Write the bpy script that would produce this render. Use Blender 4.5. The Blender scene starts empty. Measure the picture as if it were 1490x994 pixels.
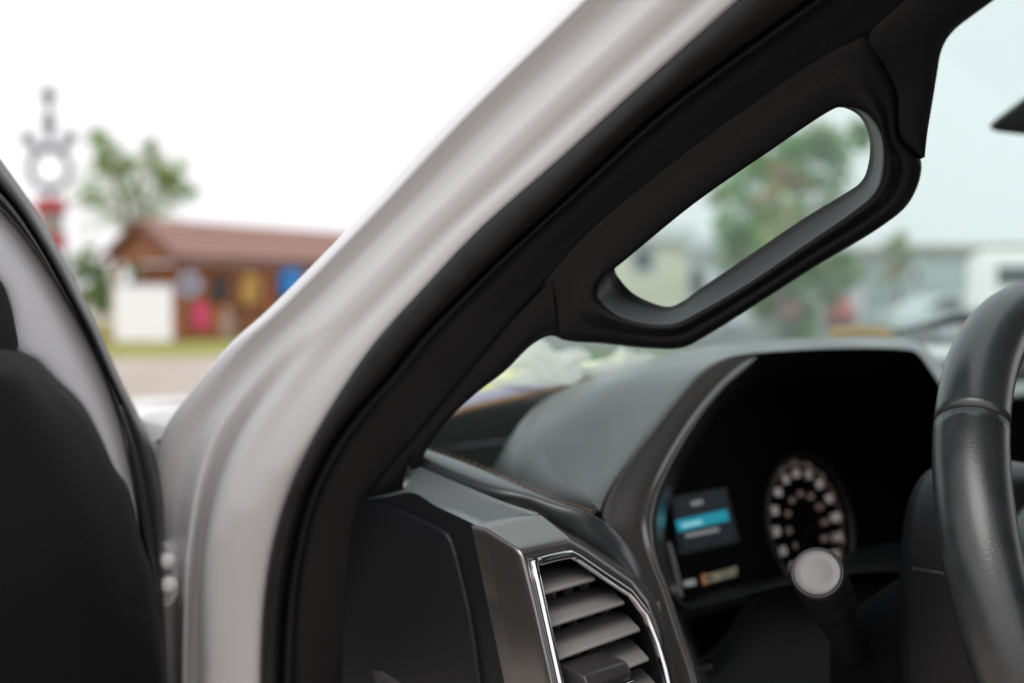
import bpy, bmesh, math, random
from mathutils import Vector, Matrix

random.seed(7)
scene = bpy.context.scene
COL = scene.collection

# ------------------------------------------------------------------ camera
CAM_Z = 1.45
PITCH = math.radians(-2.32)
LENS = 40.0
cam_d = bpy.data.cameras.new("camera")
cam = bpy.data.objects.new("camera", cam_d)
COL.objects.link(cam)
cam.location = (0, 0, CAM_Z)
cam.rotation_euler = (math.radians(90) + PITCH, 0, 0)
cam_d.lens = LENS
cam_d.sensor_width = 36.0
cam_d.clip_start = 0.02
cam_d.clip_end = 2000
cam_d.dof.use_dof = True
cam_d.dof.focus_distance = 0.66
cam_d.dof.aperture_fstop = 3.6
scene.camera = cam

# ------------------------------------------------------------------ overcast sky
SUN_EL, SUN_AZ = math.radians(52), math.radians(200)
world = bpy.data.worlds.new("World")
scene.world = world
world.use_nodes = True
wn = world.node_tree
wn.nodes.clear()
sky = wn.nodes.new("ShaderNodeTexSky")
sky.sky_type = 'NISHITA'
sky.sun_disc = False
sky.sun_elevation = SUN_EL
sky.sun_rotation = SUN_AZ
sky.dust_density = 4.0
hs = wn.nodes.new("ShaderNodeHueSaturation")
hs.inputs['Saturation'].default_value = 0.15
mixn = wn.nodes.new("ShaderNodeMix")
mixn.data_type = 'RGBA'
mixn.inputs[0].default_value = 0.86          # closed cloud deck over the clear sky
mixn.inputs[7].default_value = (5.75, 5.68, 5.85, 1)
bg = wn.nodes.new("ShaderNodeBackground")
bg.inputs['Strength'].default_value = 0.1
wo = wn.nodes.new("ShaderNodeOutputWorld")
wn.links.new(sky.outputs[0], hs.inputs['Color'])
wn.links.new(hs.outputs[0], mixn.inputs[6])
wn.links.new(mixn.outputs[2], bg.inputs['Color'])
wn.links.new(bg.outputs[0], wo.inputs['Surface'])

sun_d = bpy.data.lights.new("sun", 'SUN')
sun_d.energy = 0.75
sun_d.angle = math.radians(40)
sun_d.color = (1.0, 0.97, 0.93)
sun = bpy.data.objects.new("sun", sun_d)
COL.objects.link(sun)
sun.rotation_euler = (math.radians(90) - SUN_EL, 0, math.radians(180) - SUN_AZ)

vs = scene.view_settings
vs.view_transform = 'Standard'
vs.look = 'None'
vs.gamma = 1.0
vs.use_curve_mapping = False
vs.exposure = 1.05
scene.cycles.use_denoising = True
scene.cycles.max_bounces = 10
scene.cycles.transparent_max_bounces = 16
scene.cycles.caustics_reflective = False
scene.cycles.caustics_refractive = False

# ------------------------------------------------------------------ place finding
FPX = 1490 * LENS / 36.0
C0 = Vector((0, 0, CAM_Z))
TH = math.radians(42)                       # the lens looks this far to the right of the truck's heading
FW = Vector((-math.sin(TH), math.cos(TH), 0))   # truck forward
RT = Vector((math.cos(TH), math.sin(TH), 0))    # truck right
ZU = Vector((0, 0, 1))


def ray(px, py):
    x = (px - 745) / FPX
    y = (497 - py) / FPX
    return Vector((x, math.cos(PITCH) - y * math.sin(PITCH), math.sin(PITCH) + y * math.cos(PITCH)))


def at(px, py, d):
    return C0 + ray(px, py) * d


def T(f, r, z):
    return FW * f + RT * r + ZU * z


def onp(px, py, a, b, c, k, push=0.0):
    """point seen at a pixel on the truck plane a*f + b*r + c*z = k"""
    n = FW * a + RT * b + ZU * c
    w = ray(px, py)
    t = (k - C0.dot(n)) / w.dot(n)
    return C0 + w * (t - push)


def ond(px, py):
    """depth along the door-opening (pillar) surface"""
    v = (px - 230) * .712 + (py - 650) * .702
    u = (px - 230) * .702 - (py - 650) * .712
    return .85 * (1 - .28 * u / 912) + .00022 * max(0, v - 150)


def pil(px, py, h=0.0):
    return at(px, py, ond(px, py) - h)


def gnd(px, y):
    """ground point at distance y under picture column px"""
    return Vector(((px - 745) / FPX * y, y, 0))


# ------------------------------------------------------------------ curves, meshes
def cmr(p0, p1, p2, p3, t):
    return tuple(0.5 * (2 * b + (c - a) * t + (2 * a - 5 * b + 4 * c - d) * t * t + (3 * b - a - 3 * c + d) * t ** 3)
                 for a, b, c, d in zip(p0, p1, p2, p3))


def spline(pts, sub, closed=False):
    """Catmull-Rom through matched points, sub steps per span"""
    pts = [tuple(p) for p in pts]
    n = len(pts)
    out = []
    spans = n if closed else n - 1
    for i in range(spans):
        if closed:
            q = [pts[(i + k) % n] for k in (-1, 0, 1, 2)]
        else:
            q = [pts[max(0, min(n - 1, i + k))] for k in (-1, 0, 1, 2)]
        for s in range(sub):
            out.append(cmr(*q, s / sub))
    if not closed:
        out.append(pts[-1])
    return out


def resample(pts, n):
    d = spline(pts, 14)
    L = [0.0]
    for a, b in zip(d, d[1:]):
        L.append(L[-1] + math.dist(a, b))
    out, j = [], 0
    for i in range(n):
        s = L[-1] * i / (n - 1)
        while j < len(L) - 2 and L[j + 1] < s:
            j += 1
        t = (s - L[j]) / max(1e-9, L[j + 1] - L[j])
        out.append(tuple(a + (b - a) * t for a, b in zip(d[j], d[j + 1])))
    return out


def lerp(a, b, t):
    return a + (b - a) * t


def link(name, me, mats, parent=None, smooth=True):
    o = bpy.data.objects.new(name, me)
    COL.objects.link(o)
    for m in (mats if isinstance(mats, (list, tuple)) else [mats]):
        me.materials.append(m)
    if smooth:
        for p in me.polygons:
            p.use_smooth = True
    if parent is not None:
        o.parent = parent
        if parent.get('_world'):
            o.matrix_parent_inverse = Matrix.Translation(-Vector(parent['_world']))
    return o


def pydata(name, vs_, fs, mats, parent=None, smooth=True, midx=None):
    me = bpy.data.meshes.new(name)
    me.from_pydata([tuple(v) for v in vs_], [], fs)
    if midx:
        for p, i in zip(me.polygons, midx):
            p.material_index = i
    bm = bmesh.new()
    bm.from_mesh(me)
    bmesh.ops.recalc_face_normals(bm, faces=bm.faces)
    bm.to_mesh(me)
    bm.free()
    me.update()
    return link(name, me, mats, parent, smooth)


def grid(name, rows, mats, parent=None, cu=False, cv=False, cross=0, caps=False, smooth=True):
    """rows: list of equally long point rows; cross>0 smooths between rows"""
    if cross:
        ncol = len(rows[0])
        cols = [spline([r[i] for r in rows], cross, cv) for i in range(ncol)]
        rows = [[Vector(cols[i][k]) for i in range(ncol)] for k in range(len(cols[0]))]
    nr, nc = len(rows), len(rows[0])
    v = [p for r in rows for p in r]
    f = []
    for i in range(nr if cv else nr - 1):
        for j in range(nc if cu else nc - 1):
            a, b = i * nc + j, i * nc + (j + 1) % nc
            c, d = ((i + 1) % nr) * nc + (j + 1) % nc, ((i + 1) % nr) * nc + j
            f.append((a, b, c, d))
    if caps:
        f.append(tuple(range(nc))[::-1])
        f.append(tuple((nr - 1) * nc + k for k in range(nc)))
    return pydata(name, v, f, mats, parent, smooth)


def tube_rows(path, rad, n=12, up=ZU, flat=1.0, closed=False):
    path = [Vector(p) for p in path]
    rows = []
    m = len(path)
    for i, p in enumerate(path):
        if closed:
            t = (path[(i + 1) % m] - path[i - 1]).normalized()
        else:
            t = (path[min(m - 1, i + 1)] - path[max(0, i - 1)]).normalized()
        s = t.cross(up)
        if s.length < 1e-6:
            s = t.cross(Vector((1, 0, 0)))
        s.normalize()
        w = s.cross(t)
        r = rad[i] if isinstance(rad, (list, tuple)) else rad
        rows.append([p + s * (r * math.cos(2 * math.pi * k / n)) + w * (r * flat * math.sin(2 * math.pi * k / n)) for k in range(n)])
    return rows


def tube(name, path, rad, mats, parent=None, n=12, up=ZU, flat=1.0, closed=False):
    return grid(name, tube_rows(path, rad, n, up, flat, closed), mats, parent, cu=True, cv=closed, caps=not closed)


def prism(name, front, back, mats, parent=None, bevel=0.0, seg=2, smooth=False):
    """closed solid between two matched outlines"""
    n = len(front)
    v = list(front) + list(back)
    f = [tuple(range(n)), tuple(range(2 * n - 1, n - 1, -1))]
    for i in range(n):
        j = (i + 1) % n
        f.append((j, i, n + i, n + j))
    me = bpy.data.meshes.new(name)
    me.from_pydata([tuple(p) for p in v], [], f)
    bm = bmesh.new()
    bm.from_mesh(me)
    bmesh.ops.recalc_face_normals(bm, faces=bm.faces)
    if bevel:
        bmesh.ops.bevel(bm, geom=list(bm.edges), offset=bevel, segments=seg, profile=.5, affect='EDGES', clamp_overlap=True)
    bm.to_mesh(me)
    bm.free()
    return link(name, me, mats, parent, smooth)


class MB:
    """collects boxes and prisms in local space, builds ONE mesh"""

    def __init__(self):
        self.v, self.f = [], []

    def add(self, v, f):
        o = len(self.v)
        self.v += [tuple(p) for p in v]
        self.f += [tuple(i + o for i in q) for q in f]
        return self

    def box(self, x0, x1, y0, y1, z0, z1):
        v = [(x, y, z) for z in (z0, z1) for x, y in ((x0, y0), (x1, y0), (x1, y1), (x0, y1))]
        return self.add(v, [(3, 2, 1, 0), (4, 5, 6, 7), (0, 1, 5, 4), (1, 2, 6, 5), (2, 3, 7, 6), (3, 0, 4, 7)])

    def rod(self, a, b, r0, r1=None, n=8):
        r1 = r0 if r1 is None else r1
        rows = tube_rows([a, b], [r0, r1], n, up=ZU if abs((Vector(b) - Vector(a)).normalized().z) < .95 else Vector((1, 0, 0)))
        f = [(k, (k + 1) % n, n + (k + 1) % n, n + k) for k in range(n)] + [tuple(range(n))[::-1], tuple(range(n, 2 * n))]
        return self.add([p for r in rows for p in r], f)

    def ext(self, prof, x0, x1):
        """profile of (y, z) drawn out along x"""
        n = len(prof)
        v = [(x0, y, z) for y, z in prof] + [(x1, y, z) for y, z in prof]
        return self.add(v, [tuple(range(n))[::-1], tuple(range(n, 2 * n))] + [(k, (k + 1) % n, n + (k + 1) % n, n + k) for k in range(n)])

    def build(self, name, mats, parent=None, bevel=0.0, smooth=False):
        me = bpy.data.meshes.new(name)
        me.from_pydata(self.v, [], self.f)
        bm = bmesh.new()
        bm.from_mesh(me)
        bmesh.ops.recalc_face_normals(bm, faces=bm.faces)
        if bevel:
            bmesh.ops.bevel(bm, geom=list(bm.edges), offset=bevel, segments=2, profile=.5, affect='EDGES', clamp_overlap=True)
        bm.to_mesh(me)
        bm.free()
        return link(name, me, mats, parent, smooth)


def tag(o, label, cat, group=None):
    o['label'] = label
    o['category'] = cat
    if group:
        o['group'] = group
    return o


def thing(name, label, cat, loc=(0, 0, 0), rz=0.0, group=None):
    o = bpy.data.objects.new(name, None)
    COL.objects.link(o)
    o.empty_display_size = .2
    o.location = loc
    o.rotation_euler = (0, 0, rz)
    return tag(o, label, cat, group)


# ------------------------------------------------------------------ materials
def mat(name, col, rough=.5, metal=0.0, spec=.5, var=0.0, vscale=20, bump=0.0, bscale=200, bdist=.001, coat=0.0,
        emit=None, estr=0.0, dust=0.0, rvar=0.0, detail=4, sheen=0.0):
    m = bpy.data.materials.new(name)
    m.use_nodes = True
    nt = m.node_tree
    b = nt.nodes['Principled BSDF']
    b.inputs['Roughness'].default_value = rough
    b.inputs['Metallic'].default_value = metal
    b.inputs['Specular IOR Level'].default_value = spec
    b.inputs['Coat Weight'].default_value = coat
    b.inputs['Coat Roughness'].default_value = .08 if col[0] > .3 else .3
    b.inputs['Base Color'].default_value = (*col, 1)
    tc = nt.nodes.new("ShaderNodeTexCoord")
    out_c = None
    if var:
        nz = nt.nodes.new("ShaderNodeTexNoise")
        nz.inputs['Scale'].default_value = vscale
        nz.inputs['Detail'].default_value = detail
        nt.links.new(tc.outputs['Object'], nz.inputs['Vector'])
        rp = nt.nodes.new("ShaderNodeValToRGB")
        rp.color_ramp.elements[0].position = .3
        rp.color_ramp.elements[1].position = .7
        rp.color_ramp.elements[0].color = (*[max(0, c * (1 - var)) for c in col], 1)
        rp.color_ramp.elements[1].color = (*[min(1, c * (1 + var)) for c in col], 1)
        nt.links.new(nz.outputs['Fac'], rp.inputs[0])
        out_c = rp.outputs[0]
    if dust:
        vz = nt.nodes.new("ShaderNodeTexVoronoi")
        vz.inputs['Scale'].default_value = 130
        nt.links.new(tc.outputs['Object'], vz.inputs['Vector'])
        lt = nt.nodes.new("ShaderNodeMath")
        lt.operation = 'LESS_THAN'
        lt.inputs[1].default_value = .045
        nt.links.new(vz.outputs['Distance'], lt.inputs[0])
        nz2 = nt.nodes.new("ShaderNodeTexNoise")
        nz2.inputs['Scale'].default_value = 35
        nt.links.new(tc.outputs['Object'], nz2.inputs['Vector'])
        gt = nt.nodes.new("ShaderNodeMath")
        gt.operation = 'GREATER_THAN'
        gt.inputs[1].default_value = .56
        nt.links.new(nz2.outputs['Fac'], gt.inputs[0])
        ml = nt.nodes.new("ShaderNodeMath")
        ml.operation = 'MULTIPLY'
        nt.links.new(lt.outputs[0], ml.inputs[0])
        nt.links.new(gt.outputs[0], ml.inputs[1])
        m2 = nt.nodes.new("ShaderNodeMath")
        m2.operation = 'MULTIPLY'
        m2.inputs[1].default_value = dust
        nt.links.new(ml.outputs[0], m2.inputs[0])
        mx = nt.nodes.new("ShaderNodeMix")
        mx.data_type = 'RGBA'
        nt.links.new(m2.outputs[0], mx.inputs[0])
        if out_c:
            nt.links.new(out_c, mx.inputs[6])
        else:
            mx.inputs[6].default_value = (*col, 1)
        mx.inputs[7].default_value = (.35, .33, .3, 1)
        out_c = mx.outputs[2]
    if out_c:
        nt.links.new(out_c, b.inputs['Base Color'])
    if rvar:
        nr = nt.nodes.new("ShaderNodeTexNoise")
        nr.inputs['Scale'].default_value = 14
        nr.inputs['Detail'].default_value = 6
        nt.links.new(tc.outputs['Object'], nr.inputs['Vector'])
        mr = nt.nodes.new("ShaderNodeMapRange")
        mr.inputs[1].default_value = .3
        mr.inputs[2].default_value = .7
        mr.inputs[3].default_value = rough - rvar
        mr.inputs[4].default_value = rough + rvar
        nt.links.new(nr.outputs['Fac'], mr.inputs[0])
        nt.links.new(mr.outputs[0], b.inputs['Roughness'])
    if bump:
        nb = nt.nodes.new("ShaderNodeTexNoise")
        nb.inputs['Scale'].default_value = bscale
        nb.inputs['Detail'].default_value = 5
        nt.links.new(tc.outputs['Object'], nb.inputs['Vector'])
        bp = nt.nodes.new("ShaderNodeBump")
        bp.inputs['Strength'].default_value = bump
        bp.inputs['Distance'].default_value = bdist
        nt.links.new(nb.outputs['Fac'], bp.inputs['Height'])
        nt.links.new(bp.outputs[0], b.inputs['Normal'])
    if emit:
        b.inputs['Emission Color'].default_value = (*emit, 1)
        b.inputs['Emission Strength'].default_value = estr
    return m


def ribbed(name, col, rough, scale, direction):
    m = mat(name, col, rough, spec=.3)
    nt = m.node_tree
    tc = nt.nodes.new("ShaderNodeTexCoord")
    mp = nt.nodes.new("ShaderNodeMapping")
    mp.inputs['Rotation'].default_value = direction
    w = nt.nodes.new("ShaderNodeTexWave")
    w.inputs['Scale'].default_value = scale
    w.inputs['Distortion'].default_value = .6
    nt.links.new(tc.outputs['Object'], mp.inputs[0])
    nt.links.new(mp.outputs[0], w.inputs[0])
    bp = nt.nodes.new("ShaderNodeBump")
    bp.inputs['Strength'].default_value = .25
    bp.inputs['Distance'].default_value = .0008
    nt.links.new(w.outputs['Fac'], bp.inputs['Height'])
    nt.links.new(bp.outputs[0], nt.nodes['Principled BSDF'].inputs['Normal'])
    return m


def glassmat(name, tint, haze=.03):
    m = bpy.data.materials.new(name)
    m.use_nodes = True
    nt = m.node_tree
    nt.nodes.clear()
    o = nt.nodes.new("ShaderNodeOutputMaterial")
    tr = nt.nodes.new("ShaderNodeBsdfTransparent")
    tr.inputs[0].default_value = (*tint, 1)
    gl = nt.nodes.new("ShaderNodeBsdfGlossy")
    gl.inputs['Roughness'].default_value = .02
    gl.inputs['Color'].default_value = (.9, 1, .97, 1)
    lw = nt.nodes.new("ShaderNodeLayerWeight")
    pw = nt.nodes.new("ShaderNodeMath")
    pw.operation = 'POWER'
    pw.inputs[1].default_value = 5.0
    nt.links.new(lw.outputs['Facing'], pw.inputs[0])
    fr = nt.nodes.new("ShaderNodeMapRange")
    fr.inputs[3].default_value = .03
    fr.inputs[4].default_value = .7
    nt.links.new(pw.outputs[0], fr.inputs[0])
    mx = nt.nodes.new("ShaderNodeMixShader")
    nt.links.new(fr.outputs[0], mx.inputs[0])
    nt.links.new(tr.outputs[0], mx.inputs[1])
    nt.links.new(gl.outputs[0], mx.inputs[2])
    tl = nt.nodes.new("ShaderNodeBsdfTranslucent")
    tl.inputs[0].default_value = (.75, .85, .83, 1)
    m2 = nt.nodes.new("ShaderNodeMixShader")
    tcg = nt.nodes.new("ShaderNodeTexCoord")
    nzg = nt.nodes.new("ShaderNodeTexNoise")
    nzg.inputs['Scale'].default_value = 5
    nzg.inputs['Detail'].default_value = 8
    nzg.inputs['Distortion'].default_value = 1.5
    nt.links.new(tcg.outputs['Object'], nzg.inputs['Vector'])
    mrg = nt.nodes.new("ShaderNodeMapRange")       # smears of dirt on the glass
    mrg.inputs[1].default_value = .35
    mrg.inputs[2].default_value = .7
    mrg.inputs[3].default_value = haze * .6
    mrg.inputs[4].default_value = haze * 1.6
    nt.links.new(nzg.outputs['Fac'], mrg.inputs[0])
    nt.links.new(mrg.outputs[0], m2.inputs[0])
    nt.links.new(mx.outputs[0], m2.inputs[1])
    nt.links.new(tl.outputs[0], m2.inputs[2])
    nt.links.new(m2.outputs[0], o.inputs[0])
    return m


def leafmat(name, col, share=.4, **kw):
    """thin sheet that lets some light through"""
    m = mat(name, col, kw.pop('rough', .6), **kw)
    nt = m.node_tree
    b = nt.nodes['Principled BSDF']
    out = [n for n in nt.nodes if n.type == 'OUTPUT_MATERIAL'][0]
    tl = nt.nodes.new('ShaderNodeBsdfTranslucent')
    src = b.inputs['Base Color'].links
    if src:
        nt.links.new(src[0].from_socket, tl.inputs[0])
    else:
        tl.inputs[0].default_value = (*col, 1)
    mx = nt.nodes.new('ShaderNodeMixShader')
    mx.inputs[0].default_value = share
    nt.links.new(b.outputs[0], mx.inputs[1])
    nt.links.new(tl.outputs[0], mx.inputs[2])
    nt.links.new(mx.outputs[0], out.inputs[0])
    return m


M = {}
M['white'] = mat('white_paint', (.668, .672, .69), .36, coat=.3, bump=.04, bscale=700, bdist=.0003, var=.02, vscale=9, dust=.15)
M['rubber'] = mat('black_rubber', (.0165, .0165, .0172), .6, spec=.24, bump=.3, bscale=420, bdist=.0007, dust=.3, var=.25, vscale=60)
M['trim'] = mat('black_trim', (.0066, .0071, .0081), .50, spec=.21, bump=.35, bscale=520, bdist=.0006, dust=.3, rvar=.08)
M['ribbed'] = ribbed('ribbed_black_trim', (.0062, .0067, .0075), .40, 170, (0.3, 0.2, .9))
M['handle'] = mat('handle_plastic', (.0062, .0067, .0075), .42, spec=.3, bump=.3, bscale=620, bdist=.0006, dust=.25)
M['dash'] = mat('dash_skin', (.026, .029, .030), .33, spec=.8, bump=.25, bscale=700, bdist=.0006, dust=.08, rvar=.05, coat=.2)
M['roll'] = mat('dash_leather', (.042, .047, .049), .32, spec=.75, bump=.16, bscale=600, bdist=.0005)
M['stitch'] = mat('tan_thread', (.16, .09, .055), .7)
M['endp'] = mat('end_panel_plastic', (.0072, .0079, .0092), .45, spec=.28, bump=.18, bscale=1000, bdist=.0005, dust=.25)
M['endp_lit'] = mat('end_plastic_lit', (.14, .157, .158), .28, spec=.9, bump=.06, bscale=1100, bdist=.0003, coat=.9)  # end panel plastic made paler, windshield light put into its colour
M['bezel'] = mat('satin_taupe', (.20, .188, .184), .27, metal=.85, spec=.6, bump=.05, bscale=900, bdist=.0003)
M['cbezel'] = mat('satin_dark', (.05, .048, .048), .34, metal=.3, spec=.5, bump=.05, bscale=900, bdist=.0003)
M['surround'] = mat('satin_grey_surround', (.17, .166, .163), .26, metal=.75, spec=.6, bump=.05, bscale=900, bdist=.0003, coat=.2)
M['chrome'] = mat('chrome', (.78, .78, .79), .09, metal=1.0)
M['slat'] = mat('slat_plastic', (.25, .238, .235), .36, spec=.5, bump=.05, bscale=900, bdist=.0003)
M['dark'] = mat('cavity_black', (.008, .008, .008), .6, spec=.3)
M['face'] = mat('cluster_face', (.003, .0035, .004), .6, spec=.08)
M['num'] = mat('gauge_numerals', (.55, .48, .49), .5, emit=(1, .86, .87), estr=.13)
M['num2'] = mat('gauge_inner_numerals', (.4, .3, .27), .5, emit=(1, .75, .6), estr=.06)
M['screen'] = mat('screen_dark', (.006, .010, .015), .35, spec=.2, emit=(.25, .45, .65), estr=.009)
M['screenframe'] = mat('screen_frame', (.022, .03, .033), .4, spec=.3)
M['cyan'] = mat('screen_cyan', (.02, .2, .28), .5, spec=.2, emit=(.03, .50, .66), estr=.2)
M['cyantext'] = mat('screen_cyan_text', (.2, .5, .6), .3, emit=(.35, .85, .95), estr=.25)
M['screentext'] = mat('screen_text', (.4, .4, .4), .3, emit=(.7, .75, .75), estr=.09)
M['cream'] = mat('lit_cream', (.45, .42, .3), .4, emit=(.9, .82, .6), estr=.10)
M['orange'] = mat('lit_orange', (.5, .13, .02), .4, emit=(1, .3, .05), estr=.14)
M['leather'] = mat('wheel_leather', (.022, .0245, .0255), .30, spec=.75, bump=.2, bscale=900, bdist=.0006, rvar=.07, var=.2, vscale=80)
M['leathers'] = mat('wheel_leather_smooth', (.032, .037, .038), .30, spec=.8, bump=.15, bscale=600, bdist=.0004, rvar=.05)
M['wstitch'] = mat('wheel_stitch', (.12, .14, .135), .5)
M['silver'] = mat('satin_silver', (.5, .5, .5), .3, metal=.8)
M['knob'] = mat('stalk_cap', (.105, .092, .098), .33, spec=.6, bump=.08, bscale=500, bdist=.0003, dust=.2)
M['stalk'] = mat('stalk_plastic', (.010, .010, .0105), .38, spec=.4)
M['plast'] = mat('lower_dash_plastic', (.0115, .0135, .015), .46, spec=.3, bump=.12, bscale=900, bdist=.0004)
M['glass'] = glassmat('windshield_glass', (.905, .972, .96), .045)
M['hood'] = mat('white_hood', (.72, .72, .72), .3, coat=.5)
M['lining'] = mat('cab_lining', (.06, .055, .055), .8)
M['carpet'] = mat('cab_carpet', (.03, .03, .03), .9)
M['bolt'] = mat('painted_bolt', (.66, .65, .65), .35, coat=.3)
M['metal'] = mat('dark_metal', (.1, .1, .1), .4, metal=.7)
M['tissue'] = leafmat('white_paper', (.93, .93, .91), .62, var=.02, vscale=30)
M['tan'] = mat('tan_card', (.55, .40, .22), .8, var=.1, vscale=20)

# ------------------------------------------------------------------ ground
def ground_mat():
    m = mat('packed_ground', (.40, .345, .30), .9, var=.14, vscale=.5, bump=.3, bscale=6, bdist=.02, detail=8)
    return m


gm = bpy.data.meshes.new('ground')
gm.from_pydata([(-600, -300, 0), (600, -300, 0), (600, 900, 0), (-600, 900, 0)], [], [(0, 1, 2, 3)])
g = link('ground', gm, ground_mat(), smooth=False)
g['kind'] = 'structure'


def sheet(name, pts, z, m):
    me = bpy.data.meshes.new(name)
    me.from_pydata([(p[0], p[1], z) for p in pts], [], [tuple(range(len(pts)))])
    o = link(name, me, m, smooth=False)
    o['kind'] = 'structure'
    return o


M['lawn'] = mat('lawn', (.27, .27, .06), .95, var=.3, vscale=1.2, bump=.5, bscale=30, bdist=.05)
M['lawn2'] = mat('lawn_right', (.12, .20, .045), .95, var=.3, vscale=.9, bump=.5, bscale=30, bdist=.05)
M['lot'] = mat('parking_asphalt', (.17, .175, .175), .9, var=.12, vscale=.8, bump=.3, bscale=20, bdist=.01)
sheet('lawn', [(-30, 24.5), (-7.2, 26.5), (-4, 52), (-30, 62)], .004, M['lawn'])
sheet('grass_strip', [(-3, 24), (9, 22.5), (11, 27.5), (-3, 30)], .004, M['lawn2'])
sheet('parking_lot', [(-3, 30.2), (11, 27.7), (60, 20), (60, 90), (-3, 90)], .004, M['lot'])

# ------------------------------------------------------------------ the truck
truck = thing('pickup_truck', 'white pickup truck with its driver door open, seen from beside the black front pillar', 'truck', T(.3, 1.4, 0))
truck['_world'] = list(truck.location)
NL = 150

W0 = resample([(960, -130), (830, 0), (661, 166), (531, 307), (401, 440), (334, 501), (279, 568), (240, 624), (222, 690), (215, 780), (212, 900), (212, 1080)], NL)
WN = resample([(1180, -95), (1076, 0), (928, 131), (817, 231), (702, 332), (616, 422), (546, 500), (491, 579), (450, 650), (419, 719), (400, 780), (388, 841), (381, 910), (378, 994), (377, 1080)], NL)
GR = resample([(1300, -95), (1177, 0), (1100, 55), (953, 166), (827, 282), (702, 397), (616, 483), (564, 546), (516, 600), (480, 650), (447, 719), (425, 802), (413, 886), (408, 994), (407, 1080)], NL)
MR = resample([(1460, -110), (1350, -25), (1300, 15), (1258, 50), (1190, 90), (1070, 172), (960, 255), (860, 335), (803, 400), (740, 470), (690, 530), (640, 590), (590, 650), (550, 700), (530, 735), (515, 800), (507, 880), (502, 994), (500, 1080)], NL)


def smst(a, b, x):
    t = max(0, min(1, (x - a) / (b - a)))
    return t * t * (3 - 2 * t)


def run_on(row, length=.46, bend=.35, back=None):
    """carry a row straight on past the frame's top edge, up to the roof"""
    d_ = (row[0] - row[8]).normalized()
    b_ = back if back is not None else -FW
    return [row[0] + d_ * (length * t) + (b_ * .5 - ZU * .5) * (bend * (length * t) ** 2) for t in (1, .8, .6, .4, .2, .08)] + row


def between(A, B, fr_up, h_up, fr_lo=None, h_lo=None, a=.55, b=.82):
    fr_lo = fr_lo or fr_up
    h_lo = h_lo or h_up
    rows = []
    for k in range(len(fr_up)):
        row = []
        for i in range(NL):
            s = smst(a, b, i / (NL - 1))
            fr = lerp(fr_up[k], fr_lo[k], s)
            h = lerp(h_up[k], h_lo[k], s) * .001
            row.append(pil(lerp(A[i][0], B[i][0], fr), lerp(A[i][1], B[i][1], fr), h))
        rows.append(run_on(row))
    return rows


rows = between(W0, WN,
               [.22, .06, 0, .045, .11, .22, .38, .52, .64, .77, .89, 1.0, 1.06],
               [-75, -32, -15, -3, 0, -10, -5, 0, -.3, -3, -.5, -2, -14],
               [.25, .05, 0, .06, .16, .26, .34, .425, .51, .68, .88, 1.0, 1.06],
               [-75, -40, -30, -26, -26, -20, 6, -30, 5, 8, 6, 0, -14])
door_frame = grid('door_frame', rows, M['white'], truck, cross=5)

rows = between(WN, GR, [-.10, 0, .08, .25, .5, .75, .92, 1.0, 1.08], [-12, -1, 8, 14, 16, 13, 5, -4, -14])
door_seal = grid('door_seal', rows, M['rubber'], truck, cross=3)

rows = between(GR, MR, [-.04, .0, .035, .09, .16, .25, .5, .8, 1.0, 1.02], [-16, -6, 4, 8, 8, 4, 3, 1, -.5, -5])
pillar_trim = grid('pillar_trim', rows, M['trim'], truck, cross=3)


def patch(name, la, lb, mats, parent, mid=3, fold=(-8, -6), sub=6, back=.03, tuck=(-10, -4), head=False):
    a, b = spline(la, sub), spline(lb, sub)
    r = [[pil(p[0] + tuck[0], p[1] + tuck[1], -.014) for p in a], [pil(p[0], p[1], -.003) for p in a], [pil(lerp(p[0], q[0], .04), lerp(p[1], q[1], .04), .0) for p, q in zip(a, b)]]
    for t, h in ((.3, mid * .7), (.65, mid), (.9, mid * .5), (1.0, -1.5)):
        r.append([pil(lerp(p[0], q[0], t), lerp(p[1], q[1], t), h * .001) for p, q in zip(a, b)])
    r.append([pil(q[0] + fold[0], q[1] + fold[1], -back) for q in b])
    if head:
        r = [run_on(x_[::-1], .42) for x_ in r]
    return grid(name, r, mats, parent, cross=3)


# foot of the pillar trim, down to the dash
patch('trim_foot', [(803, 402), (780, 428), (740, 470), (690, 530), (640, 590), (590, 650), (550, 700), (522, 745)],
      [(811, 490), (795, 490), (769, 506), (735, 540), (692, 573), (655, 608), (621, 655), (597, 712)], M['trim'], pillar_trim)
# upper end, beyond the handle's seam
patch('trim_head', [(1341, 231), (1309, 197), (1305, 140), (1287, 98), (1261, 55), (1300, 13), (1350, -27), (1460, -112)],
      [(1345, 229), (1350, 190), (1357, 148), (1364, 105), (1370, 74), (1385, 48), (1422, 18), (1570, -88)], M['ribbed'], pillar_trim, mid=2, tuck=(-12, 4), head=True)

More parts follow.
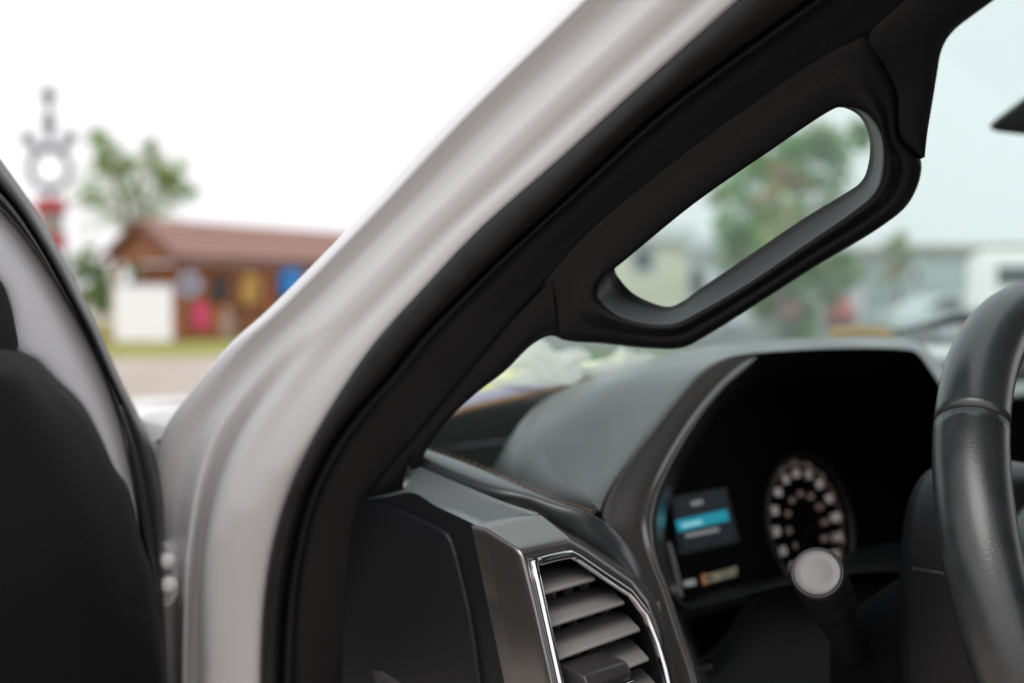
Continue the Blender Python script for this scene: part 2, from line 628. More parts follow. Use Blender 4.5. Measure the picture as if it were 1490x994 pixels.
# the grab handle: one closed ring round its opening
Nn = [(876, 405), (905, 383), (1009, 298), (1114, 225), (1203, 165), (1229, 157), (1255, 163), (1272, 181), (1282, 207), (1282, 246), (1271, 278), (1240, 306), (1166, 357), (1085, 412), (1009, 456), (978, 469), (941, 469), (900, 457), (872, 432)]
Fb = [(890, 392), (908, 372), (1005, 288), (1108, 216), (1194, 158), (1222, 150), (1248, 162), (1262, 182), (1268, 209), (1267, 240), (1257, 265), (1232, 284), (1166, 324), (1085, 379), (1020, 423), (993, 442), (967, 449), (925, 434), (900, 414)]
Oo = [(799, 440), (790, 392), (940, 246), (1054, 160), (1172, 78), (1252, 48), (1286, 99), (1305, 141), (1309, 199), (1340, 235), (1325, 290), (1280, 330), (1187, 386), (1106, 438), (1030, 486), (993, 505), (946, 506), (880, 499), (812, 490)]
SUBH = 6
nn, fb, oo = spline(Nn, SUBH, True), spline(Fb, SUBH, True), spline(Oo, SUBH, True)
hr = []
hr.append([pil(*p, h=-.036) for p in fb])
hr.append([pil(lerp(p[0], q[0], .10), lerp(p[1], q[1], .10), -.030) for p, q in zip(fb, nn)])
hr.append([pil(lerp(p[0], q[0], .55), lerp(p[1], q[1], .55), -.017) for p, q in zip(fb, nn)])
hr.append([pil(lerp(p[0], q[0], .94), lerp(p[1], q[1], .94), -.003) for p, q in zip(fb, nn)])
hw = [q[0] for q in spline([(w,) for w in (.45, .05, 0, 0, 0, .05, .3, .6, .8, .9, 1, 1, 1, 1, 1, 1, 1, 1, .8)], SUBH, True)]
hw2 = [q[0] for q in spline([(w,) for w in (0, 0, 0, 0, 0, .05, .3, .6, .8, .9, 1, 1, 1, 1, 1, 1, .8, .3, .05)], SUBH, True)]
for t, h, h0 in ((.03, .002, .0), (.10, .005, .001), (.24, .0065, .0015), (.38, .0035, .0015), (.50, -.001, .001), (.62, -.001, .0005), (.80, -.001, 0), (.93, -.004, -.0015), (1.0, -.010, -.006)):
    hr.append([pil(lerp(p[0], q[0], t), lerp(p[1], q[1], t), lerp(h0, h, max(0, min(1, w if t < .45 else w2)))) for p, q, w, w2 in zip(nn, oo, hw, hw2)])
hr.append([pil(lerp(q[0], p[0], .12), lerp(q[1], p[1], .12), -.045) for p, q in zip(nn, oo)])
grab_handle = grid('grab_handle', hr, M['handle'], truck, cu=True, cv=True, cross=2)

# ------------------------------------------------------------------ dashboard
def onz(px, py, z, push=0.0):
    return onp(px, py, 0, 0, 1, z, push)


def onr(px, py, r, push=0.0):
    return onp(px, py, 0, 1, 0, r, push)


Upx = [(606, 655), (618, 654), (688, 678), (769, 713), (820, 735), (862, 749), (898, 775), (927, 815), (940, 855)]
Uz = [1.336, 1.334, 1.326, 1.316, 1.308, 1.303, 1.288, 1.266, 1.248]
Lpx = [(592, 679), (603, 677), (655, 698), (715, 722), (769, 739), (812, 764), (849, 788), (890, 816), (922, 846)]
Lz = [1.329, 1.327, 1.321, 1.314, 1.307, 1.296, 1.285, 1.270, 1.255]
U3 = [onz(p[0], p[1], z) for p, z in zip(Upx, Uz)]
L3 = [onz(p[0], p[1], z) for p, z in zip(Lpx, Lz)]
us, ls = [Vector(p) for p in spline(U3, 8)], [Vector(p) for p in spline(L3, 8)]

# top skin of the dash, from the stitched roll forward, dipped at the front to make shade under the brochure
rear = [p - ZU * .004 for p in U3[:5]] + [U3[5] - ZU * .006 + FW * .02, T(.70, .72, 1.30), T(.73, 1.1, 1.30), T(.66, 1.3, 1.32), T(.6, 1.8, 1.33), T(.6, 2.3, 1.33)]
front = [T(f_, r_, 1.245) for f_, r_ in ((.90, .42), (.91, .52), (.93, .62), (.95, .68), (.97, .72), (.98, .76), (1.02, .9), (1.06, 1.15), (1.08, 1.35), (1.05, 1.8), (.92, 2.3))]
rr = []
for t, dz in ((0, 0), (.03, .004), (.2, .014), (.4, .020), (.62, .010), (.8, .002), (1, .0)):
    rr.append([Vector(p) for p in spline([lerp(a, b, t) + ZU * dz for a, b in zip(rear, front)], 6)])
rr.insert(0, [p - ZU * .005 for p in rr[0]])
dashboard = grid('dashboard', rr, M['dash'], truck, cross=3)
cw = [[p + ZU * dz + FW * df for p in [Vector(q) for q in spline(front, 4)]] for dz, df in ((-.02, -.004), (.06, .0), (.085, .02))]
grid('trough_shade_wall', cw, M['dark'], dashboard)  # black wall added behind the dash trough to keep it dark

# stitched leather roll along the dash edge
rl = []
for t, h in ((-.06, -.010), (0, -.001), (.12, .004), (.35, .0065), (.65, .006), (.9, .003), (1.0, -.001), (1.10, -.010)):
    rl.append([lerp(a, b, t) + (C0 - lerp(a, b, t)).normalized() * h + ZU * h * .6 for a, b in zip(ls, us)])
grid('padded_roll', rl, M['roll'], dashboard, cross=3)
st = MB()
for i in range(6, 40):
    a = lerp(us[i], us[min(i + 1, len(us) - 1)], 0.1) + (C0 - us[i]).normalized() * .003 + ZU * .002
    b = lerp(us[i], us[min(i + 1, len(us) - 1)], 0.7) + (C0 - us[i]).normalized() * .003 + ZU * .002
    for q in range(2):
        a2, b2 = lerp(a, b, q * .55), lerp(a, b, q * .55 + .4)
        st.rod(a2, b2, .0008, n=6)
o = st.build('stitching', M['stitch'], dashboard)
o['kind'] = 'stuff'

# closed end of the dash (faces the open door)
ER = .471
A = [(496, 1090), (545, 1090), (600, 1090), (655, 1090), (715, 1090), (772, 1090)]
B = [(526, 727), (565, 722), (601, 717), (634, 736), (670, 753), (702, 769)]
Cc = [(585, 714), (592, 710), (604, 706), (645, 731), (682, 749), (710, 764)]
Dd = [(592, 680), (597, 678), (603, 678), (665, 704), (730, 731), (785, 749)]
Dz = [1.329, 1.328, 1.327, 1.321, 1.313, 1.308]
a3, b3 = [onr(*p, ER) for p in A], [onr(*p, ER) for p in B]
c3 = [onr(p[0], p[1], ER + .006) for p in Cc]
d3 = [onz(p[0], p[1], z) for p, z in zip(Dd, Dz)]
er = [a3, [lerp(x, y, .5) for x, y in zip(a3, b3)], [lerp(x, y, .93) for x, y in zip(a3, b3)], b3, c3,
      [lerp(x, y, .2) for x, y in zip(c3, d3)], [lerp(x, y, .9) for x, y in zip(c3, d3)], d3, [p - ZU * .015 + RT * .004 for p in d3]]
er = [[Vector(q) for q in spline(r_, 6)] for r_ in er]
grid('end_panel', er[:4], M['endp'], dashboard, cross=0)
grid('end_top', er[3:], M['endp_lit'], dashboard, cross=3)


def plate(name, px, plane, t_out, mats, parent, bevel=.002, sub=1, seg=3, smooth=True):
    """a plate with a px outline on a truck plane (a,b,c,k), t_out metres thick towards the lens"""
    pts = spline(px, sub, True) if sub > 1 else px
    n = (FW * plane[0] + RT * plane[1] + ZU * plane[2]).normalized()
    f = [onp(p[0], p[1], *plane) for p in pts]
    if (C0 - f[0]).dot(n) < 0:
        n = -n
    return prism(name, [p + n * t_out for p in f], [p - n * .002 for p in f], mats, parent, bevel, seg, smooth)


cover = [(533, 729), (560, 732), (585, 740), (607, 750), (640, 765), (653, 773), (661, 786), (668, 808), (676, 840), (687, 886), (696, 940), (703, 994), (713, 1085), (499, 1085), (502, 994), (504, 920), (509, 830), (519, 770), (527, 740)]
plate('fuse_cover', cover, (0, 1, 0, ER), .0036, M['endp'], dashboard, .0024)
plate('finger_slot', [(541, 974), (556, 977), (586, 996), (596, 1008), (552, 1008)], (0, 1, 0, ER - .0040), .0004, M['cbezel'], dashboard, 0)

# ------------------------------------------------------------------ instrument hood and surround
K1 = .149


def onlip(px, py, df=0.0, push=0.0):
    return onp(px, py, 1, 0, -.3, K1 + df, push)


LA = [(873, 747), (894, 701), (924, 657), (961, 609), (998, 565), (1023, 539), (1053, 522), (1095, 514), (1180, 508), (1265, 506), (1320, 508), (1337, 515), (1351, 533), (1369, 560)]
LB = [(872, 743), (858, 715), (868, 673), (890, 628), (920, 585), (955, 551), (998, 526), (1055, 508), (1150, 499), (1268, 497), (1324, 500), (1342, 509), (1357, 526), (1374, 552)]
LBd = [0, .02, .035, .045, .05, .05, .045, .035, .03, .03, .03, .03, .03, .03]
LC = [(871, 741), (828, 712), (808, 680), (803, 640), (822, 598), (862, 563), (920, 538), (1000, 511), (1115, 496), (1268, 491), (1327, 496), (1346, 506), (1361, 524), (1379, 549)]
LCd = [.003, .05, .08, .105, .12, .125, .12, .10, .085, .08, .08, .08, .08, .08]
LD = [(870, 742), (818, 709), (784, 681), (755, 652), (758, 618), (790, 584), (850, 560), (930, 540), (1100, 512), (1268, 507), (1330, 515), (1352, 525), (1368, 540), (1386, 560)]
LDd = [.004, .055, .10, .15, .20, .22, .22, .21, .20, .20, .20, .20, .20, .20]
hrows = [[onlip(p[0], p[1] + 3, .012) for p in LA], [onlip(*p) for p in LA]]
for LX, DX in ((LB, LBd), (LC, LCd), (LD, LDd)):
    hrows.append([onlip(p[0], p[1], d) for p, d in zip(LX, DX)])
hrows.append([p + FW * .05 - ZU * .06 for p in hrows[-1]])
hrows = [[Vector(q) for q in spline(r_, 6)] for r_ in hrows]
grid('cluster_hood', hrows, M['dash'], dashboard, cross=6)

SO = [(1099, 519), (1053, 524), (1023, 541), (998, 567), (961, 611), (924, 659), (894, 703), (877, 748), (893, 776), (919, 808), (945, 866), (966, 945), (978, 994), (992, 1085)]
SI = [(1101, 521), (1090, 534), (1076, 547), (1058, 563), (1024, 604), (991, 657), (965, 712), (954, 755), (954, 790), (960, 822), (975, 862), (996, 925), (1012, 968), (1046, 1085)]
so, si = spline(SO, 8), spline(SI, 8)
srow = [[onlip(p[0], p[1], .02) for p in so]]
for t, h in ((0, -.001), (.04, .0015), (.4, .002), (.70, .003), (.84, .0065), (.93, .0065), (.985, .003), (1.0, -.003)):
    srow.append([onlip(lerp(p[0], q[0], t), lerp(p[1], q[1], t), 0, h) for p, q in zip(so, si)])
srow.append([onlip(q[0] + 3, q[1] + 1, .03) for q in si])
srow.append([onlip(q[0] + 14, q[1] + 3, .10) for q in si])
grid('cluster_surround', srow, M['surround'], dashboard, cross=3)

# dark bowl behind the surround, with the gauge face at its back
PC = (1, 0, -.25, .3475)
OPN = [(1100, 519), (1180, 512), (1265, 510), (1320, 513), (1336, 521), (1352, 540), (1372, 575), (1392, 680), (1396, 790), (1380, 850), (1290, 830), (1150, 850), (1030, 880), (990, 880), (960, 820), (955, 760), (966, 712), (992, 657), (1025, 604), (1060, 562)]
FCE = [(1115, 566), (1190, 556), (1265, 556), (1310, 560), (1328, 572), (1340, 600), (1348, 640), (1352, 700), (1350, 760), (1335, 790), (1270, 806), (1148, 836), (1040, 860), (985, 874), (966, 800), (962, 745), (975, 700), (1005, 650), (1040, 608), (1080, 580)]
o1, f1 = spline(OPN, 3, True), spline(FCE, 3, True)
br = [[onlip(p[0], p[1], .004) for p in o1], [onlip(p[0], p[1], .03) for p in o1], [lerp(onlip(p[0], p[1], .03), onp(q[0], q[1], *PC), .6) for p, q in zip(o1, f1)], [onp(q[0], q[1], *PC) for q in f1]]
cluster = grid('instrument_cluster', br, M['dark'], truck, cu=True, cross=2)
plate('gauge_face', [p for p in f1], PC, .001, M['face'], cluster, 0, smooth=False)


def plane_pts(px, plane, off):
    n = (FW * plane[0] + RT * plane[1] + ZU * plane[2]).normalized()
    if (C0 - onp(px[0][0], px[0][1], *plane)).dot(n) < 0:
        n = -n
    return [onp(p[0], p[1], *plane) + n * off for p in px]


def flat(name, px, off, m, parent, thick=.0008):
    a = plane_pts(px, PC, off)
    b = plane_pts(px, PC, off - thick)
    return prism(name, a, b, m, parent)


disp = flat('display_screen', [(972, 724), (1053, 709), (1073, 789), (985, 808)], .0030, M['screenframe'], cluster, .0025)
flat('screen_panel', [(976, 728), (1049, 714), (1067, 785), (988, 803)], .0036, M['screen'], cluster)
flat('highlight_bar', [(978, 758), (1052, 742), (1056, 758), (982, 775)], .0044, M['cyan'], cluster)


def quadpx(x, y, w, h, sl=-.2):
    return [(x, y), (x + w, y + w * sl), (x + w + h * .18, y + h + w * sl), (x + h * .18, y + h)]


xx = 986
for w in (7, 5, 8, 6, 4):
    flat('text_mark', quadpx(xx, 763 - (xx - 986) * .2, w - 1, 6), .0052, M['cyantext'], cluster)
    xx += w
xx = 1000
for w in (6, 4, 7):
    flat('text_mark', quadpx(xx, 731 - (xx - 1000) * .2, w - 1, 6), .0048, M['screentext'], cluster)
    xx += w
xx = 992
for w in (8, 6, 9, 5, 8, 7, 6):
    flat('text_mark', quadpx(xx, 778 - (xx - 992) * .2, w - 1, 5), .0048, M['screentext'], cluster)
    xx += w
flat('readout_mark', quadpx(992, 846, 16, 8), .003, M['screentext'], cluster)

_fc = {}


def text_mesh(s):
    if s not in _fc:
        cu = bpy.data.curves.new('glyphs', 'FONT')
        cu.body = s
        cu.align_x = 'CENTER'
        cu.align_y = 'CENTER'
        cu.extrude = .02
        cu.size = 1
        ob = bpy.data.objects.new('glyphs', cu)
        COL.objects.link(ob)
        dg = bpy.context.evaluated_depsgraph_get()
        me = bpy.data.meshes.new_from_object(ob.evaluated_get(dg))
        bpy.data.objects.remove(ob)
        _fc[s] = [v.co.copy() for v in me.vertices], [tuple(p.vertices) for p in me.polygons]
        bpy.data.meshes.remove(me)
    return _fc[s]


PN = (FW * -PC[0] - ZU * PC[2]).normalized()
PX, PY = RT, (ZU + FW * .25).normalized()


def text3(name, s, c, size, m, parent, sx=1.0):
    v, f = text_mesh(s)
    me = bpy.data.meshes.new(name)
    me.from_pydata([tuple(c + PX * (p.x * size * sx) + PY * (p.y * size) + PN * (p.z * size)) for p in v], [], f)
    return link(name, me, m, parent, smooth=False)


gc = onp(1170, 764, *PC) + PN * .003
for i in range(13):
    a = math.radians(225 - i * 270 / 12)
    text3('numeral', str(i * 10), gc + PX * math.cos(a) * .052 + PY * math.sin(a) * .052, .0125, M['num'], cluster)
for i in range(9):
    a = math.radians(215 - i * 250 / 8)
    text3('inner_numeral', str(i * 20), gc + PX * math.cos(a) * .031 + PY * math.sin(a) * .031, .0085, M['num2'], cluster)
dots = MB()
for i in range(61):
    a = math.radians(225 - i * 270 / 60)
    u = PX * math.cos(a) + PY * math.sin(a)
    dots.rod(gc + u * .0605, gc + u * (.064 if i % 5 else .066), .0005 if i % 5 else .0008, n=4)
o = dots.build('tick_marks', M['num2'], cluster)
o['kind'] = 'stuff'
ringp = [gc + PN * .006 + (PX * math.cos(a) + PY * math.sin(a)) * .071 for a in [2 * math.pi * k / 72 for k in range(72)]]
tube('gauge_ring', ringp, .0022, M['cbezel'], cluster, n=8, up=PN, closed=True)
nd = MB()
nd.rod(gc + PN * .004, gc + PN * .004 + (PX * math.cos(math.radians(226)) + PY * math.sin(math.radians(226))) * .045, .0012, .0005, n=6)
nd.build('needle', M['stalk'], cluster)
lr = [Vector(q) for q in spline([onp(x_, y_, *PC) + PN * .004 for x_, y_ in ((966, 790), (971, 806), (977, 830), (982, 852), (985, 870))], 5)]
tube('gauge_trim', lr, .0028, M['silver'], cluster, n=8, up=PN)
ec = onp(1047, 838, *PC) + PN * .002
text3('readout_first_letter', 'E', onp(1022, 844, *PC) + PN * .002, .013, M['orange'], cluster)
text3('readout_letters', 'COBOOST', onp(1047, 838, *PC) + PN * .002, .011, M['cream'], cluster, .95)

# lower dash below the gauges
LT = [(985, 905), (1030, 893), (1090, 876), (1150, 858), (1235, 806), (1295, 790), (1400, 780), (1520, 770)]
LM = [(1008, 950), (1040, 930), (1066, 897), (1095, 880), (1160, 862), (1235, 838), (1300, 838), (1500, 850)]
lrow = [[onp(p[0], p[1], 1, 0, -.25, .33) for p in LT], [onp(p[0], p[1], 1, 0, -.25, .285) for p in LM]]
LN = [(1012, 962), (1042, 944), (1069, 903), (1090, 874), (1113, 862), (1157, 852), (1290, 850), (1500, 860)]
lrow.append([onp(p[0], p[1], 1, 0, -.25, .262) for p in LN])
lrow.append([onp(p[0] + 5, p[1] + 5, 1, 0, -.25, .268) for p in LN])
lrow.append([onp(p[0] + 6, p[1] + 10, 1, 0, -.25, .30) for p in LN])
lrow.append([onp(p[0], p[1], 1, 0, -.25, .29) for p in [(1030, 1100), (1080, 1100), (1120, 1100), (1160, 1100), (1200, 1100), (1260, 1100), (1360, 1100), (1520, 1100)]])
lrow = [[Vector(q) for q in spline(r_, 6)] for r_ in lrow]
grid('lower_panel', lrow, M['plast'], dashboard, cross=4)
plate('panel_clip', [(1018, 970), (1032, 966), (1036, 974), (1021, 978)], (1, 0, -.25, .255), .002, M['cbezel'], dashboard, .0008)

# ------------------------------------------------------------------ air vent
PV = (1, 0, -.43, -.061)


def onv(px, py, df=0.0, push=0.0):
    return onp(px, py, PV[0], 0, PV[2], PV[3] + df, push)


VB = [(704, 769), (745, 759), (787, 750), (812, 766), (840, 780), (885, 808), (928, 836), (952, 866), (970, 915), (982, 970), (990, 1010), (1006, 1085), (900, 1110), (772, 1110), (752, 996), (726, 874)]
VF = [(756, 801), (790, 794), (831, 785), (842, 790), (855, 797), (881, 815), (921, 843), (944, 873), (962, 919), (973, 970), (981, 1010), (996, 1085), (910, 1098), (822, 1098), (800, 994), (777, 890)]
VC = [(775, 819), (800, 812), (828, 806), (838, 811), (850, 819), (879, 839), (914, 862), (938, 893), (955, 935), (966, 972), (973, 1004), (986, 1075), (910, 1082), (832, 1082), (813, 994), (793, 903)]
Bd = [None, .7205, .735] + [None] * 10 + ['r', 'r', 'r']
Bd[0] = .706
vb3 = [onr(p[0], p[1], ER - .010) if d == 'r' else at(p[0], p[1], d) if d else onv(p[0], p[1], .042) for p, d in zip(VB, Bd)]
vf3 = [onv(*p) for p in VF]
vc3 = [onv(*p) for p in VC]
SV = 10


def vs_(pts, k=SV):
    """straight runs with slightly rounded corners"""
    out = []
    n = len(pts)
    for i in range(n):
        p, q = pts[i], pts[(i + 1) % n]
        for s in range(k):
            out.append(lerp(p, q, s / k))
    return out


DV = (FW * .90 + RT * .44).normalized()
vb, vf, vc = vs_(vb3), vs_(vf3), vs_(vc3)
vr = [[p + FW * .012 for p in vb], vb]
vr += [[lerp(a, b, t) for a, b in zip(vb, vf)] for t in (.05, .80)]
for t in (.06, .16, .28, .4, .5, .6, .72, .84, .94):
    row = []
    for a, b, c in zip(vb, vf, vc):
        p0, p1, p2 = lerp(a, b, .80), b, lerp(b, c, .42)
        row.append(lerp(lerp(p0, p1, t), lerp(p1, p2, t), t))
    vr.append(row)
vr += [[lerp(a, b, t) for a, b in zip(vf, vc)] for t in (.42, .95)]
vr.append([c + FW * .004 for c in vc])
vent = grid('air_vent', vr, M['bezel'], truck, cu=True)
cpath = [c - FW * .001 for c in vs_(vc3, 3)]
tube('chrome_ring', cpath, .0027, M['chrome'], vent, n=10, up=FW, closed=True)
vmid = sum(vc, Vector()) / len(vc)
inner = [c + (sum(vc, Vector()) / len(vc) - c).normalized() * .001 for c in vc]
grid('vent_cavity', [inner, [lerp(p, vmid, .06) + DV * .03 for p in inner], [lerp(p, vmid, .12) + DV * .062 for p in inner]], M['dark'], vent, cu=True)
prism('vent_back', [lerp(p, vmid, .11) + DV * .061 for p in inner], [lerp(p, vmid, .11) + DV * .064 for p in inner], M['dark'], vent)
SL = [((787, 865), (866, 843)), ((796, 913), (908, 878)), ((806, 962), (931, 917)), ((817, 1010), (944, 960)), ((826, 1056), (962, 1006))]
for (l, r_) in SL:
    a, b = onv(*l, .006), onv(*r_, .006)
    v = []
    for e in (a, b):
        v.append([e - ZU * .0016 + FW * .0008, e - FW * .0008, e + ZU * .0016 + FW * .0004, e + DV * .016 + ZU * .0036, e + DV * .034 + ZU * .0048, e + DV * .034 + ZU * .0028, e + DV * .016 + ZU * .0004])
    prism('slat', v[0], v[1], M['slat'], vent, .0007, 2, True)
for k in range(7):
    t = .08 + k * .15
    top, bot = onv(lerp(790, 960, t), lerp(835, 870, t), .048), onv(lerp(822, 990, t), lerp(1085, 1060, t), .048)
    sd = RT * .0011
    dv = FW * .02
    prism('vane', [top - sd, top + sd, top + sd + dv, top - sd + dv], [bot - sd, bot + sd, bot + sd + dv, bot - sd + dv], M['slat'], vent)
a, b = onv(842, 996, -.004), onv(906, 974, -.004)
prof = [(-.006, -.006), (-.008, .0), (-.004, .006), (.02, .008), (.02, -.006)]
prism('louver_tab', [a + FW * y + ZU * z for y, z in prof], [b + FW * y + ZU * z for y, z in prof], M['cbezel'], vent, .0016, 3, True)
prism('tab_chrome', [a + FW * y - ZU * .0065 + ZU * z for y, z in ((-.0095, -.002), (-.0095, .002), (.01, .002), (.01, -.002))],
      [b + FW * y - ZU * .0065 + ZU * z for y, z in ((-.0095, -.002), (-.0095, .002), (.01, .002), (.01, -.002))], M['chrome'], vent, .0008, 2, True)

# ------------------------------------------------------------------ steering wheel, column, stalk
WC = T(.27, .781, 1.266)
TL = math.radians(20)
WU = FW * math.sin(TL) + ZU * math.cos(TL)
WA = FW * math.cos(TL) - ZU * math.sin(TL)       # along the column, away from the driver
RW, RT_ = .185, .0202


def wheel_pt(a, rad=RW, off=0.0):
    return WC + (RT * math.cos(a) + WU * math.sin(a)) * rad + WA * off


def rimrows(a0, a1, n, k=24, grow=0.0):
    rows = []
    for i in range(n + 1):
        a = lerp(a0, a1, i / n)
        u = RT * math.cos(a) + WU * math.sin(a)
        c = wheel_pt(a)
        rows.append([c + u * ((RT_ + grow) * math.cos(2 * math.pi * j / k)) + WA * ((RT_ + grow) * 1.05 * math.sin(2 * math.pi * j / k)) for j in range(k)])
    return rows


SEAM = math.radians(141.5)
wheel = grid('steering_wheel', rimrows(SEAM + .006, SEAM + math.radians(230), 120), M['leather'], truck, cu=True, caps=True)
grid('rim_grip', rimrows(SEAM - math.radians(130), SEAM - .004, 70), M['leathers'], wheel, cu=True, caps=True)
grid('rim_seam', rimrows(SEAM - .02, SEAM + .02, 6, grow=-.0016), M['dark'], wheel, cu=True, caps=True)
tube('rim_stitch', [wheel_pt(a, RW - RT_ * .93, -RT_ * .42) for a in [math.radians(3 * k) for k in range(120)]], .0016, M['wstitch'], wheel, n=6, up=WA, closed=True)
sp = [wheel_pt(math.radians(188), .172, .004), wheel_pt(math.radians(190), .13, .014), wheel_pt(math.radians(192), .08, .02)]
tube('spoke', sp, [.012, .016, .024], M['silver'], wheel, n=12, up=WA, flat=.5)
sp = [wheel_pt(math.radians(-8), .172, .004), wheel_pt(math.radians(-10), .13, .014), wheel_pt(math.radians(-12), .08, .02)]
tube('spoke', sp, [.012, .016, .024], M['silver'], wheel, n=12, up=WA, flat=.5)
sp = [wheel_pt(math.radians(270), .172, .004), wheel_pt(math.radians(270), .12, .014), wheel_pt(math.radians(270), .07, .02)]
tube('spoke', sp, [.014, .02, .03], M['leather'], wheel, n=12, up=WA, flat=.5)
hubr = []
for off, sc in ((.05, .9), (.02, 1.0), (-.005, .97), (-.016, .8), (-.02, .4), (-.021, .02)):
    hubr.append([WC + WA * off + RT * (.085 * sc * math.copysign(abs(math.cos(a)) ** .7, math.cos(a))) + WU * (.072 * sc * math.copysign(abs(math.sin(a)) ** .7, math.sin(a))) for a in [2 * math.pi * k / 40 for k in range(40)]])
grid('hub_pad', hubr, M['leathers'], wheel, cu=True)

colr = []
for s, w, hgt, dz in ((.048, .055, .075, -.02), (.055, .068, .088, -.025), (.08, .074, .096, -.03), (.112, .076, .10, -.032), (.124, .072, .096, -.032), (.128, .045, .06, -.06), (.20, .035, .04, -.10)):
    row = []
    for k in range(40):
        a = 2 * math.pi * k / 40
        row.append(WC + FW * s + RT * (w * math.copysign(abs(math.cos(a)) ** .6, math.cos(a))) + ZU * (hgt * math.copysign(abs(math.sin(a)) ** .6, math.sin(a)) + dz))
    colr.append(row)
column = grid('steering_column', colr, M['endp'], truck, cu=True, caps=True)
tube('column_seam', [Vector(colr[i][19]) - RT * .0006 for i in range(1, 4)], .0016, M['cbezel'], column, n=6)

KP, KB = at(1189, 833, .70), at(1254, 978, .90)
ax = (KB - KP).normalized()
kl = (KB - KP).length


def lathe(name, prof, base, axis, mats, parent, n=36):
    s = axis.cross(ZU).normalized()
    w = s.cross(axis).normalized()
    rows = [[base + axis * d + s * (r * math.cos(2 * math.pi * k / n)) + w * (r * math.sin(2 * math.pi * k / n)) for k in range(n)] for d, r in prof]
    return grid(name, rows, mats, parent, cu=True, caps=True)


KR = .0168
stalk = lathe('turn_signal_stalk', [(.0005, KR * .86), (-.0005, KR * .90), (.0002, KR * .965), (.003, KR), (.03, KR * 1.0), (.0315, KR * .97), (.033, KR * .99), (.062, KR * .97), (.064, KR * .93), (.066, KR * .95),
                                    (.09, KR * .86), (.14, KR * .72), (kl - .03, KR * .66), (kl, KR * .66)], KP, ax, M['stalk'], truck)
lathe('stalk_cap', [(.0012, KR * .87), (-.0006, KR * .86), (-.0010, KR * .80), (-.0004, KR * .5), (-.0003, KR * .02)], KP, ax, M['knob'], stalk)
lathe('stalk_boot', [(kl - .045, KR * .75), (kl - .04, KR * .95), (kl - .01, KR * 1.05), (kl + .05, KR * 1.1)], KP, ax, M['plast'], stalk)

# ------------------------------------------------------------------ windshield, mirror, wiper
def wind_f(z, r):
    return .845 - (z - 1.337) * 1.32 + .22 * (1 - ((r - 1.37) / .93) ** 2)


def glass_edge(z):
    """the glass ends behind the pillar, under the door seal"""
    r = .40
    while r < .9:
        q = T(wind_f(z, r), r, z) - C0
        d = q.y * math.cos(PITCH) + q.z * math.sin(PITCH)
        x = 745 + q.x / d * FPX
        y = 497 - (-q.y * math.sin(PITCH) + q.z * math.cos(PITCH)) / d * FPX
        xs = WN[0][0] + (WN[0][1] - y) * 1.12 if y < -95 else min(WN, key=lambda p: abs(p[1] - y))[0]
        if x > xs - 20:
            return r
        r += .004
    return r


wr = []
for i in range(13):
    z = 1.28 + i * .05
    r0 = glass_edge(z)
    wr.append([T(wind_f(z, lerp(r0, 2.29, j / 40)), lerp(r0, 2.29, j / 40), z) for j in range(41)])
wv = grid('windshield', wr, M['glass'], truck)
sm = wv.modifiers.new('thickness', 'SOLIDIFY')
sm.thickness = .005

mo = [(1436, 185), (1450, 172), (1490, 142), (1540, 108), (1620, 100), (1650, 130), (1640, 190), (1560, 198), (1490, 197), (1448, 192)]
mirror = prism('rearview_mirror', [at(p[0], p[1], 1.20) for p in mo], [at(lerp(p[0], 1550, .08), lerp(p[1], 150, .08), 1.245) for p in mo], M['stalk'], truck, .004, 3, True)
mc = at(1650, 112, 1.24)
tube('mirror_stem', [mc, mc + FW * .05 + ZU * .03, mc + FW * .09 + ZU * .10], .010, M['stalk'], mirror)


def on_glass(px, py, lift=.012):
    lo, hi = .6, 4.0
    w = ray(px, py)
    for _ in range(50):
        m_ = (lo + hi) / 2
        p = C0 + w * m_
        if p.dot(FW) < wind_f(p.z, p.dot(RT)):
            lo = m_
        else:
            hi = m_
    return C0 + w * (lo + lift)


wp = [on_glass(*p) for p in ((1290, 485), (1330, 477), (1375, 467), (1425, 459), (1500, 452))]
wiper = tube('wiper_arm', wp, [.004, .006, .012, .012, .008], M['stalk'], truck, n=8, flat=.7)

# ------------------------------------------------------------------ hood, fender, cab shell (beyond the frame, but they shade and reflect)
hdr = []
for f_, z_ in ((.98, 1.30), (1.0, 1.352), (1.25, 1.332), (1.6, 1.295), (2.0, 1.235), (2.25, 1.17), (2.32, 1.08), (2.34, .9)):
    hdr.append([T(f_ + .12 * (1 - ((r_ - 1.37) / .98) ** 2) * (1 if f_ < 1.2 else .6), r_, z_ - (.03 if abs(r_ - 1.37) < .5 and f_ < 2 else 0) * 0 - .05 * max(0, (abs(r_ - 1.37) - .75) / .25) ** 2) for r_ in [.40 + .97 * k / 24 * 2 for k in range(25)]])
grid('hood', hdr, M['hood'], truck, cross=3)
fdr = []
for z_, r_ in ((1.365, .47), (1.362, .43), (1.345, .395), (1.28, .375), (1.0, .36), (.7, .37), (.5, .40)):
    fdr.append([T(f_, r_ + .02 * ((f_ - .9) / 1.4) ** 2, z_ - .13 * ((f_ - .87) / 1.4)  * (1 if z_ > 1.2 else 0)) for f_ in [lerp(.80 if z_ > 1.33 else .95, 2.26, k / 20) for k in range(21)]])
grid('front_fender', fdr, M['hood'], truck, cross=3)
rf = []
for r_, dz in ((.50, -.10), (.56, -.02), (.8, .02), (1.37, .04), (1.94, .02), (2.18, -.02), (2.24, -.10)):
    rf.append([T(f_, r_, 1.88 + dz + .01 * f_) for f_ in (wind_f(1.87, r_) - .01, .0, -.4, -.9, -1.4)])
ro = grid('roof', rf, M['hood'], truck)
ro.modifiers.new('thickness', 'SOLIDIFY').thickness = .04
